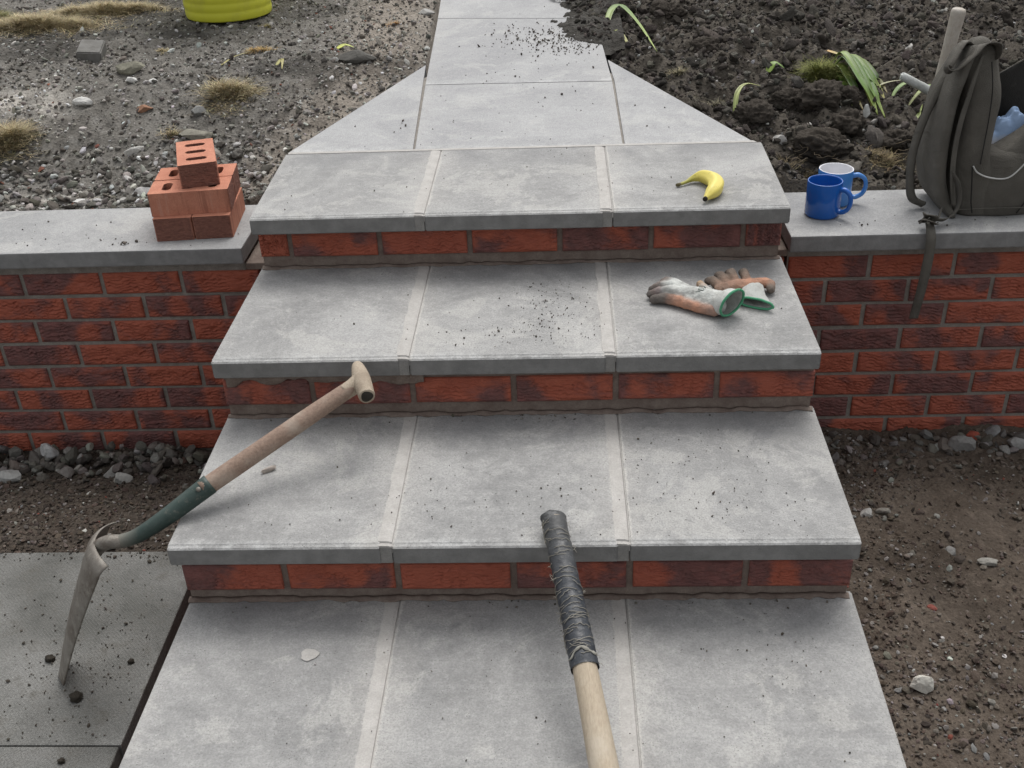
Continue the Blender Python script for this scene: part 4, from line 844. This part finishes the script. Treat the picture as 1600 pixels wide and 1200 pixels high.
# ------------------------------------------------------------------ long taped wooden handle in the foreground
def taped_handle():
    A = np.array([.083, -.815, -.291]); Dv = np.array([.157, -1.286, -.4215])-A; root = empty('tool_handle', A, 'long wooden tool handle wrapped in black tape, propped against the third tread', 'tool handle'); root.location = A
    mw = wood('pale_ash', (.46, .385, .29), (.38, .315, .235), (.52, .46, .375), (14, 3, 3))
    ts = np.linspace(.02, 1.955, 60); r = np.interp(ts, [0, .65, 1.0, 1.9], [.0200, .0222, .0252, .0215]); P = A+Dv*ts[:, None]; P[:, 0] += .004*np.sin(ts*2.2)
    add('shaft', tube(P, r, 28, shape=lambda t, a: 1+.05*math.cos(2*a)), mw, root, A)
    mt = M('black_tape', .38, .45); v = mt.coord('Object'); n = mt.noise(v, 40, 5, .7); n2 = mt.noise(v, 130, 4, .7); y = mt.sep(v)[1]
    c = mt.mix(mt.rng(n, .4, .62), (.024, .028, .036), (.045, .05, .058)); c = mt.mix(mt.rng(n2, .58, .72, 0, .7), c, (.19, .18, .155)); c = mt.mix(mt.rng(mt.math('ADD', y, mt.math('MULTIPLY', n, .12)), -.10, .03, 0, .6), c, (.075, .074, .07)); mt.color(c); mt.rough(mt.rng(n, .35, .65, .3, .62)); mt.bump(mt.math('ADD', n, n2), .0012)
    nt_ = 150; ts = np.linspace(-.012, .650, nt_); P = A+Dv*ts[:, None]; P[:, 0] += .004*np.sin(ts*2.2)
    r = np.interp(ts, [-.012, .0, .03, .3, .65], [.0165, .0212, .0222, .0226, .0243])
    def shp(t, a):
        f = (t*15+a/6.283) % 1.; return 1+.045*(1-f)+.012*float(vnoise(t*30, math.cos(a)*2+5, math.sin(a)*2))
    T, N, Bn = frames(P); seg = 40; an = np.arange(seg)/seg*2*np.pi; tt = np.linspace(0, 1, nt_)
    f = (tt[:, None]*15+an[None]/6.283) % 1.; mm = 1+.032*(1-f)+.035*fbm(tt[:, None]*26+0*an, np.cos(an)[None]*1.6+5+0*f, np.sin(an)[None]*1.6+0*f, 3, 4)
    lob = np.exp(-(tt/.045)**2)[:, None]*(.22*np.cos(2*an-2.6)[None]+.08*fbm(tt[:, None]*80+0*an, np.cos(an)[None]*3+0*f, np.sin(an)[None]*3+0*f, 2, 9)); mm = mm+lob
    V = (P[:, None]+(r[:, None]*mm)[:, :, None]*(np.cos(an)[None, :, None]*N[:, None]+np.sin(an)[None, :, None]*Bn[:, None]))
    notch = np.exp(-((np.sin(an-1.35))/.35)**2)*(np.cos(an-1.35) > -2); V[0:3] += Dv[None, None]*(.034*notch)[None, :, None]*np.array([1, .8, .5])[:, None, None]
    V = V.reshape(-1, 3); F = [(i*seg+j, i*seg+(j+1) % seg, (i+1)*seg+(j+1) % seg, (i+1)*seg+j) for i in range(nt_-1) for j in range(seg)]+[tuple(range(seg))[::-1]]
    add('tape_wrap', (V, F), mt.m, root, A)
    # frayed threads of the tape
    parts = []; dn = nrm(Dv); 
    def surf(t, a, k=1.06):
        i = int(np.clip((t+.012)/.662*(nt_-1), 0, nt_-1)); return P[i]+r[i]*k*(math.cos(a)*N[i]+math.sin(a)*Bn[i])
    for q in range(64):
        t0 = random.uniform(.03, .63); a0 = random.uniform(-1.5, 2.2); da = random.uniform(.9, 2.4); sl = random.choice([-1, 1])*random.uniform(.005, .028); pts = [surf(t0+sl*k/6+random.uniform(-.003, .003), a0+da*k/6, 1.075+random.uniform(0, .02)) for k in range(7)]
        parts.append(tube(pts, .00055, 5, n=18))
    for q in range(26):
        t0 = random.uniform(0, .64); a0 = random.choice([-1.5, 1.6])+random.uniform(-.3, .3); p = surf(t0, a0, 1.05); out = nrm(p-surf(t0, a0, 0)); pts = [p, p+out*.003+dn*random.uniform(-.004, .004), p+out*.006+dn*random.uniform(-.008, .008)+np.array([0, 0, -.001])]; parts.append(tube(pts, [.0006, .0005, .0003], 5, n=8))
    VF = join(parts); o = add('frayed_threads', VF, plain('thread', (.30, .28, .235), .8), root, A); o['kind'] = 'stuff'
    e = [surf(.605+.012*math.sin(k*.9)+.004*k/6, -1.3+k*.28, 1.085) for k in range(11)]; add('tape_end', ribbon(e, tuple(dn), [.001, .004, .007, .003, .008, .004, .006, .003, .005, .002, .001], .0006, 36), plain('tape_backing', (.27, .26, .225), .8), root, A)
    # steel foot resting on the paving below, out of the picture
    E_ = A+Dv*1.955; add('ferrule', tube([E_-dn*.10, E_-dn*.02, E_+dn*.004], [.0235, .0238, .0215], 24), mbt, root, A)
mbt = plain('dull_steel', (.13, .12, .11), .5, .5)
taped_handle()

# ------------------------------------------------------------------ gloves
MG = M('glove_fabric', .92, .15); _v = MG.coord('Object'); _n = MG.noise(_v, 260, 4, .7); _n2 = MG.noise(_v, 45, 5, .7)
MG.color(MG.mix(MG.rng(_n2, .45, .7, 0, .42), MG.attr('Col'), (.17, .15, .13))); MG.bump(MG.math('ADD', _n, _n2), .0018)
def blob(name, caps, parent, off, z0, flat=1., vox=.0022):
    """one continuous skin over tapered capsules (p0, p1, r0, r1, colour)"""
    parts = []
    for p0, p1, r0, r1, c in caps:
        p0, p1 = np.array(p0, float), np.array(p1, float); n = max(2, int(np.linalg.norm(p1-p0)/(.35*min(r0, r1)))+1)
        for k in range(n+1):
            t = k/n; V, F = IC[2]; parts.append((V*(r0+(r1-r0)*t)+p0+(p1-p0)*t, [tuple(f) for f in F]))
    V, F = join(parts); o = link(name, mesh(name, V, F, True), None, parent)
    with_mods(o, [('REMESH', dict(mode='VOXEL', voxel_size=vox, use_smooth_shade=True)), ('SMOOTH', dict(factor=.6, iterations=5))])
    me = o.data; V = np.empty(len(me.vertices)*3); me.vertices.foreach_get('co', V); V = V.reshape(-1, 3)
    W, Cc = [], []
    for p0, p1, r0, r1, c in caps:
        p0, p1 = np.array(p0, float), np.array(p1, float); d = p1-p0; t = np.clip(((V-p0)@d)/(d@d+1e-12), 0, 1); q = p0+t[:, None]*d; r = r0+(r1-r0)*t
        dd = np.linalg.norm(V-q, axis=1)-r; W.append(np.exp(-np.maximum(dd, 0)/.0016)+1e-9); cc = np.array(c, float); Cc.append(cc[None]*np.ones((len(V), 1)) if cc.ndim == 1 else cc[0]*(1-t[:, None])+cc[1]*t[:, None])
    W = np.array(W); C = np.einsum('kn,knc->nc', W, np.array(Cc))/W.sum(0)[:, None]
    C = C*(1+.18*fbm(V[:, 0]*60, V[:, 1]*60, V[:, 2]*60, 3, 2))[:, None]
    nrmv = np.empty(len(V)*3); me.vertices.foreach_get('normal', nrmv); nrmv = nrmv.reshape(-1, 3)
    V = V+nrmv*(.0010*fbm(V[:, 0]*130, V[:, 1]*130, V[:, 2]*130, 3, 12))[:, None]
    V[:, 2] = z0+np.maximum((V[:, 2]-z0)*flat, .0004); V = V-np.array(off); me.vertices.foreach_set('co', V.ravel())
    a = me.color_attributes.new('Col', 'FLOAT_COLOR', 'POINT'); c4 = np.ones((len(V), 4), np.float32); c4[:, :3] = np.clip(C, 0, 1); a.data.foreach_set('color', c4.ravel())
    me.polygons.foreach_set('use_smooth', np.full(len(me.polygons), True)); me.materials.clear(); me.materials.append(MG.m); me.update(); return o
def cuff_mesh(rings, n=36, wr=0.0):
    V, F = [], []
    Q = curve_pts(np.array([np.concatenate(r) for r in rings]), 14)
    for k, q in enumerate(Q):
        c, a, b = q[:3], q[3:6], q[6:9]
        for j in range(n):
            t = j/n*2*math.pi; w_ = 1+wr*math.sin(5*t+k*.35)*math.sin(k/13*3.1)+wr*.6*math.sin(9*t-k*.3); V.append(c+(a*math.cos(t)+b*math.sin(t))*w_)
    F = [(i*n+j, i*n+(j+1) % n, (i+1)*n+(j+1) % n, (i+1)*n+j) for i in range(len(Q)-1) for j in range(n)]; return np.array(V), F, np.array(V[-n:])
KN, TIP, SAL, BRN = (.50, .51, .485), (.125, .11, .10), (.46, .245, .165), (.235, .155, .115)
z0 = Z2+.0005
gA = empty('work_glove', (.42, -.21, z0), 'nearer glove, back up, with its green rimmed cuff opening towards the viewer', 'glove', 'pair of work gloves on the second tread'); oA = (.42, -.21, z0)
zz = lambda h: z0+h
capA = []
def finger(L, caps, cols, r):
    for k in range(len(L)-1): caps.append((L[k], L[k+1], r[k], r[k+1], cols[k]))
finger([(.340, -.132, zz(.020)), (.352, -.128, zz(.027)), (.372, -.146, zz(.030)), (.398, -.178, zz(.026))], capA, [(TIP, (.25, .21, .19)), ((.25, .21, .19), KN), KN], [.0085, .0100, .0105, .012])
finger([(.318, -.146, zz(.012)), (.336, -.142, zz(.022)), (.362, -.156, zz(.030)), (.396, -.190, zz(.028))], capA, [(TIP, (.20, .15, .13)), ((.30, .28, .26), KN), KN], [.0090, .0100, .0105, .012])
finger([(.313, -.170, zz(.012)), (.332, -.170, zz(.020)), (.362, -.180, zz(.028)), (.398, -.208, zz(.026))], capA, [(TIP, (.22, .15, .14)), ((.28, .26, .25), KN), KN], [.0100, .0110, .0115, .013])
finger([(.320, -.194, zz(.011)), (.342, -.196, zz(.014)), (.378, -.216, zz(.015)), (.415, -.245, zz(.015)), (.448, -.264, zz(.015))], capA, [TIP, (TIP, SAL), SAL, (SAL, (.38, .24, .19))], [.0115, .0130, .0135, .0140, .0145])
finger([(.432, -.128, zz(.016)), (.438, -.150, zz(.016)), (.450, -.184, zz(.018)), (.452, -.205, zz(.018))], capA, [((.42, .30, .20), (.48, .38, .30)), ((.45, .40, .36), KN), KN], [.0095, .0105, .0115, .0120])
finger([(.392, -.196, zz(.024)), (.420, -.214, zz(.026)), (.452, -.236, zz(.028))], capA, [KN, KN], [.021, .022, .022])
finger([(.400, -.215, zz(.018)), (.430, -.235, zz(.020)), (.458, -.250, zz(.022))], capA, [KN, KN], [.019, .020, .020])
finger([(.408, -.188, zz(.020)), (.435, -.205, zz(.022)), (.462, -.225, zz(.026))], capA, [KN, KN], [.017, .019, .020])
blob('glove_hand', capA, gA, oA, z0, 1.)
hx = np.array([.60, .80, 0]); bx_ = np.array([0, 0, 1.]); tl = np.array([.30, -.22, .93])
rings = [((.446, -.228, zz(.024)), hx*.028, bx_*.021), ((.460, -.242, zz(.027)), hx*.029, bx_*.023), ((.472, -.260, zz(.034)), np.array([.70, .72, 0])*.034, bx_*.031), ((.484, -.278, zz(.0405)), np.array([.80, .62, 0])*.034, np.array([.12, -.24, .97])*.0355)]
V, F, edge = cuff_mesh(rings, 40, .018); o = add('cuff', (V, F), MG.m, gA, oA, True, np.tile(np.array(KN)*1.05, (len(V), 1))); sm = o.modifiers.new('solid', 'SOLIDIFY'); sm.thickness = .0022
rimm = M('green_trim', .6, .3); v = rimm.coord('Object'); rimm.color(rimm.mix(rimm.rng(rimm.noise(v, 90, 4, .7), .55, .7, 0, .5), (.07, .29, .16), (.30, .42, .33))); rimm.bump(rimm.noise(v, 400, 3), .0006)
loop = np.vstack([edge, edge[:2]]); add('cuff_trim', tube(loop, .0030, 8, up=(1, 0, .3), caps=False), rimm.m, gA, oA)
# printed size mark on the back of the glove
pm = plain('print_ink', (.13, .16, .14), .8)
marks = [[(0, 0), (.011, .003)], [(.004, .010), (.016, .011), (.013, .018), (.003, .017), (.004, .010)], [(.013, .0235), (.0165, .0225), (.012, .0285), (.003, .0285), (.001, .0245)]]
hand = gA.children[0].data; dgV = np.empty(len(hand.vertices)*3); hand.vertices.foreach_get('co', dgV); dgV = dgV.reshape(-1, 3)+np.array(oA)
def top_at(x, y): d = (dgV[:, 0]-x)**2+(dgV[:, 1]-y)**2; k = np.argsort(d)[:40]; return dgV[k, 2].max()
for k, mk in enumerate(marks):
    pts = []
    for a, b in mk:
        x, y = .4085+a*.85+b*.45, -.2300+b*1.0-a*.35; pts.append((x, y, top_at(x, y)+.0008))
    add('printed_mark', tube(pts, .0010, 6, n=max(4, 5*len(pts))), pm, gA, oA)
gBk = empty('work_glove', (.52, -.15, z0), 'farther glove, palm up, stained brown with curled fingers beneath its partner', 'glove', 'pair of work gloves on the second tread'); oB = (.52, -.15, z0); capB = []
for (tx, ty, th, kx, ky, rr) in ((.452, -.120, .020, .474, -.162, .0110), (.477, -.104, .024, .490, -.150, .0118), (.504, -.094, .026, .512, -.140, .0125), (.537, -.088, .024, .540, -.134, .0115)):
    finger([(tx, ty, zz(th)), (tx*.6+kx*.4, ty*.6+ky*.4+.006, zz(th+.006)), (kx, ky, zz(.022)), (kx+.010, ky-.008, zz(.020))], capB, [((.105, .09, .08), (.15, .12, .10)), ((.17, .135, .11), BRN), BRN], [rr*.92, rr, rr*1.05, .015])
finger([(.476, -.172, zz(.018)), (.512, -.160, zz(.020)), (.550, -.148, zz(.018))], capB, [(BRN, (.34, .20, .145)), ((.36, .21, .15), SAL)], [.0185, .0200, .0175])
finger([(.490, -.150, zz(.016)), (.530, -.142, zz(.016))], capB, [BRN, (BRN, SAL)], [.016, .016])
finger([(.548, -.142, zz(.018)), (.578, -.136, zz(.020)), (.594, -.140, zz(.018)), (.592, -.158, zz(.013))], capB, [SAL, (SAL, (.42, .25, .18)), ((.30, .2, .15), (.16, .13, .11))], [.0155, .0130, .0120, .0110])
blob('glove_hand', capB, gBk, oB, z0, 1.)
rb = [((.545, -.160, zz(.017)), np.array([.030, .010, 0]), bx_*.015), ((.546, -.176, zz(.018)), np.array([.027, -.002, 0]), bx_*.014), ((.545, -.200, zz(.016)), np.array([.030, -.008, 0]), bx_*.0135), ((.545, -.228, zz(.013)), np.array([.037, -.019, 0]), bx_*.0115)]
V, F, edge = cuff_mesh(rb, 40, .05); V[:, 2] = np.maximum(V[:, 2], z0+.0005); edge[:, 2] = np.maximum(edge[:, 2], z0+.002); o = add('cuff', (V, F), MG.m, gBk, oB, True, np.tile(np.array(KN)*.85, (len(V), 1))); sm = o.modifiers.new('solid', 'SOLIDIFY'); sm.thickness = .0022
add('cuff_trim', tube(np.vstack([edge, edge[:2]]), .0028, 8, up=(1, 0, .3), caps=False), rimm.m, gBk, oB)

# ------------------------------------------------------------------ yellow trug tub
def tub():
    c = np.array([-1.20, 1.972, .082]); root = empty('garden_tub', c, 'bright yellow ribbed plastic tub standing on the soil at the top left', 'tub')
    z = np.linspace(0, .34, 90); prof = [(0, .004), (.150, .003), (.160, .0)]+[(.166+.16*q*.38+.0022*abs(math.sin(q*95)), q+.002) for q in z]
    prof += [(.232, .345), (.238, .352), (.232, .358), (.226, .352)]+[(.162+.16*q*.38, q) for q in z[::-1]]+[(.15, .008), (0, .008)]
    V, F = lathe(prof, 72); m = M('yellow_plastic', .38, .4); v = m.coord('Object'); m.color(m.mix(m.rng(m.noise(v, 12, 5, .65), .5, .7, 0, .5), (.60, .60, .05), (.46, .44, .07))); link('body', mesh('body', V, F, True), m.m, root)
    for s in (-1, 1): V, F = tube([(s*.232, -.07, .35), (s*.245, -.05, .385), (s*.25, 0, .40), (s*.245, .05, .385), (s*.232, .07, .35)], .011, 12, n=24); link('handle', mesh('handle', V, F, True), m.m, root)
    root.rotation_euler = (0, 0, .3)
tub()

# ------------------------------------------------------------------ pale wooden tool standing behind the backpack
def tool2():
    b = np.array([1.29, .98, -.10]); root = empty('digging_tool', b, 'pale wooden tool with a side arm standing in the soil behind the backpack', 'tool')
    mw = wood('weathered_wood', (.46, .42, .37), (.38, .34, .29), (.54, .52, .48), (5, 5, 3))
    add('shaft', tube([(1.288, .99, -.13), (1.291, .97, -.03), (1.300, .955, .10), (1.309, .950, .205), (1.3105, .95, .230), (1.311, .95, .236)], [.016, .0165, .0185, .0215, .0205, .012], 24, n=40), mw, root, b)
    add('side_arm', tube([(1.171, .950, .037), (1.176, .950, .0345), (1.23, .950, .006), (1.30, .958, -.030), (1.38, .96, -.055)], [.0095, .0128, .0135, .015, .016], 20, n=30), plain('pale_arm', (.55, .57, .55), .6, .4, .001, 60, (.32, .33, .31)), root, b)
tool2()

# ------------------------------------------------------------------ backpack
def fabric(name, a, b):
    m = M(name, .78, .25); v = m.coord('Object'); n = m.noise(v, 12, 5, .6); f = m.noise(v, 420, 2, .6); c = m.mix(m.rng(n, .35, .65), a, b); c = m.mix(m.rng(m.noise(v, 35, 5, .7), .6, .75, 0, .25), c, (.16, .15, .135)); m.color(c)
    m.bump(m.math('ADD', m.math('MULTIPLY', f, .25), m.noise(v, 11, 3, .5, 1.)), .012); return m.m
FB = fabric('pack_fabric', (.13, .121, .104), (.095, .088, .076)); FD = fabric('pack_lining', (.022, .021, .020), (.03, .028, .026)); FE = fabric('pack_padding', (.13, .122, .105), (.095, .089, .077))
def loft(secs, seg=56, n=44, e=2.6, wr=.004, seed=1):
    """secs: (x0, x1, y0, y1, z[, shear]) -> closed cloth-like body with rounded-box sections"""
    Q = curve_pts(np.array(secs, float), n); V = []
    for q in Q:
        cx, cy, a, b = (q[0]+q[1])/2, (q[2]+q[3])/2, (q[1]-q[0])/2, (q[3]-q[2])/2
        for j in range(seg):
            t = j/seg*2*math.pi; c, s = math.cos(t), math.sin(t); V.append((cx+a*math.copysign(abs(c)**(2/e), c), cy+b*math.copysign(abs(s)**(2/e), s), q[4]))
    V = np.array(V); w_ = wr*fbm(V[:, 0]*14+seed, V[:, 1]*14, V[:, 2]*9, 4, seed); cen = np.repeat(np.array([[(q[0]+q[1])/2, (q[2]+q[3])/2] for q in Q]), seg, 0); d = V[:, :2]-cen; d /= np.linalg.norm(d, axis=1)[:, None]+1e-6
    V[:, :2] += d*w_[:, None]; m = len(Q); F = [(i*seg+j, i*seg+(j+1) % seg, (i+1)*seg+(j+1) % seg, (i+1)*seg+j) for i in range(m-1) for j in range(seg)]
    V = np.vstack([V, V[:seg].mean(0), V[(m-1)*seg:m*seg].mean(0)]); F += [(j, len(V)-2, (j+1) % seg) for j in range(seg)]+[((m-1)*seg+j, (m-1)*seg+(j+1) % seg, len(V)-1) for j in range(seg)]; return V, F
def backpack():
    c = np.array([1.26, .40, -.1695]); root = empty('backpack', c, 'worn dark grey backpack standing half open on the right coping', 'backpack'); zb = -.1685
    # tall half with the padded back panel
    add('main_compartment', loft([(1.160, 1.30, .315, .50, zb), (1.150, 1.29, .308, .51, -.135), (1.146, 1.272, .308, .515, -.06), (1.142, 1.245, .312, .515, .0), (1.143, 1.246, .322, .515, .07), (1.146, 1.250, .332, .50, .14), (1.136, 1.240, .345, .48, .20), (1.148, 1.224, .36, .45, .25), (1.160, 1.206, .38, .425, .275), (1.172, 1.192, .395, .41, .282)], e=3.0, seed=2), FB, root, c)
    add('back_panel', loft([(1.140, 1.170, .30, .49, zb+.002), (1.108, 1.150, .30, .505, -.125), (1.094, 1.130, .305, .51, -.06), (1.089, 1.125, .31, .51, .0), (1.092, 1.126, .315, .505, .07), (1.100, 1.134, .325, .50, .14), (1.118, 1.148, .335, .475, .20), (1.128, 1.160, .345, .45, .245), (1.142, 1.168, .36, .43, .268)], e=3.4, wr=.003, seed=5), FE, root, c)
    # edge piping of the tall half and the seam down its middle
    add('edge_binding', tube([(1.150, .296, -.13), (1.134, .296, -.05), (1.130, .302, .02), (1.136, .312, .09), (1.148, .322, .15), (1.160, .334, .205), (1.176, .352, .25)], [.006, .0065, .0065, .0065, .006, .005, .004], 12, n=50), FE, root, c)
    add('seam', tube([(1.196, .338, .235), (1.206, .326, .17), (1.207, .316, .10), (1.204, .307, .03), (1.202, .302, -.02)], .0016, 8, n=40), FD, root, c)
    # carrying loop folded over the top
    add('carry_loop', ribbon([(1.158, .40, .262), (1.128, .375, .272), (1.100, .352, .236), (1.094, .345, .218), (1.110, .335, .222), (1.140, .330, .252), (1.168, .345, .276), (1.205, .362, .272), (1.216, .372, .248), (1.208, .385, .232)], [(.2, -1, .35)]*10, [.03, .04, .046, .04, .038, .042, .045, .042, .035, .03], .003, 70), FB, root, c)
    # lower front pocket body
    add('front_pocket', loft([(1.200, 1.395, .312, .50, zb), (1.194, 1.408, .300, .505, -.14), (1.196, 1.415, .297, .505, -.09), (1.204, 1.420, .303, .50, -.045), (1.214, 1.428, .312, .44, -.010), (1.232, 1.436, .322, .42, .004)], e=3.2, wr=.005, seed=9), FB, root, c)
    add('pocket_piping', tube([(1.182, .2945, -.022), (1.196, .2955, -.040), (1.225, .297, -.054), (1.262, .2975, -.060), (1.285, .298, -.054), (1.305, .2995, -.034), (1.322, .301, -.012)], .0021, 10, n=50), plain('pale_piping', (.55, .55, .53), .5), root, c)
    add('pocket_seam', tube([(1.181, .297, -.025), (1.186, .292, -.07), (1.193, .292, -.12), (1.205, .302, -.155)], .0018, 8, n=30), FD, root, c)
    add('pocket_seam', tube([(1.330, .298, -.020), (1.336, .292, -.07), (1.334, .293, -.12), (1.322, .302, -.158)], .0018, 8, n=30), FD, root, c)
    add('base_seam', tube([(1.160, .312, -.150), (1.20, .298, -.142), (1.28, .295, -.140), (1.37, .296, -.142), (1.405, .31, -.150)], .0018, 8, n=40), FE, root, c)
    # opened outer half, flopped to the right, with its dark lining
    add('outer_half', loft([(1.240, 1.445, .315, .42, -.010), (1.272, 1.457, .318, .41, .015), (1.312, 1.475, .322, .40, .050), (1.352, 1.495, .328, .40, .090), (1.388, 1.510, .335, .40, .13), (1.425, 1.51, .35, .40, .165), (1.46, 1.49, .365, .39, .18)], e=3.2, wr=.004, seed=12), FB, root, c)
    V = []; n = 20
    for i in range(n):
        s = i/(n-1)
        for j in range(n):
            t = j/(n-1); x = 1.215+.20*s; ztop = .125+.115*s+.01*math.sin(s*5); z = -.04+(ztop+.04)*t; V.append((x, .485+.012*math.sin(s*6+t*3), z))
    F = [(i*n+j, i*n+j+1, (i+1)*n+j+1, (i+1)*n+j) for i in range(n-1) for j in range(n-1)]; o = add('lining', (V, F), FD, root, c); sm = o.modifiers.new('solid', 'SOLIDIFY'); sm.thickness = .004
    add('lining_hem', tube([(1.215, .478, .127), (1.28, .480, .166), (1.34, .482, .203), (1.415, .482, .243)], .0028, 8, n=30), FE, root, c)
    # shoulder strap looping out on the left, lower webbing with its knot and loose tail
    add('shoulder_strap', ribbon([(1.140, .42, .215), (1.112, .41, .175), (1.088, .405, .12), (1.068, .40, .06), (1.056, .395, .0), (1.053, .39, -.05), (1.057, .385, -.10), (1.068, .38, -.14), (1.10, .375, -.158)], [(.75, -.6, .1)]*9, [.016, .018, .019, .020, .020, .020, .020, .022, .022], .009, 70), FE, root, c)
    add('webbing', ribbon([(1.128, .290, -.035), (1.143, .278, -.060), (1.152, .270, -.095), (1.146, .262, -.130), (1.122, .252, -.150), (1.092, .240, -.146), (1.072, .232, -.138)], [(.2, -1, .0), (.3, -1, 0), (.1, -1, .1), (0, -1, .3), (0, -.8, .6), (0, -.8, .6), (0, -.8, .6)], .022, .0022, 60), FB, root, c)
    add('webbing', ribbon([(1.115, .285, -.135), (1.104, .262, -.150), (1.088, .245, -.150), (1.066, .232, -.140)], [(0, -.7, .7)]*4, .020, .0022, 30), FB, root, c)
    kn = [(1.052, .226, -.128), (1.064, .212, -.122), (1.078, .220, -.132), (1.070, .236, -.150), (1.052, .232, -.146), (1.050, .216, -.134), (1.066, .206, -.136), (1.080, .214, -.148)]
    add('knot', ribbon(kn, [(.3, -.6, .8), (.2, -.9, .3), (.6, -.5, .4), (0, -.8, .4), (-.4, -.6, .5), (0, -1, .2), (.3, -.9, .1), (.2, -.8, .5)], .020, .003, 70), FB, root, c)
    add('loose_strap', ribbon([(1.068, .222, -.146), (1.066, .197, -.160), (1.067, .184, -.190), (1.066, .182, -.26), (1.062, .184, -.34), (1.060, .190, -.385), (1.059, .192, -.412)], [(1, 0, 0), (1, .05, 0), (1, .1, 0), (1, .1, 0), (1, .15, 0), (1, .1, 0), (1, .1, 0)], [.020, .024, .026, .027, .026, .025, .025], .0022, 60), FB, root, c)
    add('side_buckle', tube([(1.326, .292, .008), (1.330, .288, -.010), (1.322, .290, -.024)], [.004, .006, .004], 10, n=12), FD, root, c)
backpack()
def cloth():
    n = 46; V, C = [], []
    for i in range(n):
        for j in range(n):
            s, t = i/(n-1)*2-1, j/(n-1)*2-1; x = 1.292+.066*s; y = .425+.035*t; f = 1-max(abs(s), abs(t))**4; nz = float(fbm(s*1.6+3, t*1.6, None, 3, 21)); z = -.03+.100*f*(1+.45*s)+.020*nz+.012*abs(math.sin(s*5+t*2)); V.append((x, y, z))
    V = np.array(V); F = [(i*n+j, (i+1)*n+j, (i+1)*n+j+1, i*n+j+1) for i in range(n-1) for j in range(n-1)]
    m = M('blue_cloth', .7, .3); v = m.coord('Object'); z = m.sep(v)[2]; m.color(m.mix(m.rng(m.math('ADD', z, m.math('MULTIPLY', m.noise(v, 30, 3), .03)), .055, .075), (.52, .53, .57), (.30, .42, .62))); m.bump(m.noise(v, 60, 4), .003)
    o = link('folded_cloth', mesh('folded_cloth', V-np.array([1.296, .405, -.03]), F, True), m.m, None, (1.296, .405, -.03)); sm = o.modifiers.new('solid', 'SOLIDIFY'); sm.thickness = .003; setp(o, 'light blue and white cloth bundle showing in the open backpack', 'cloth')
cloth()
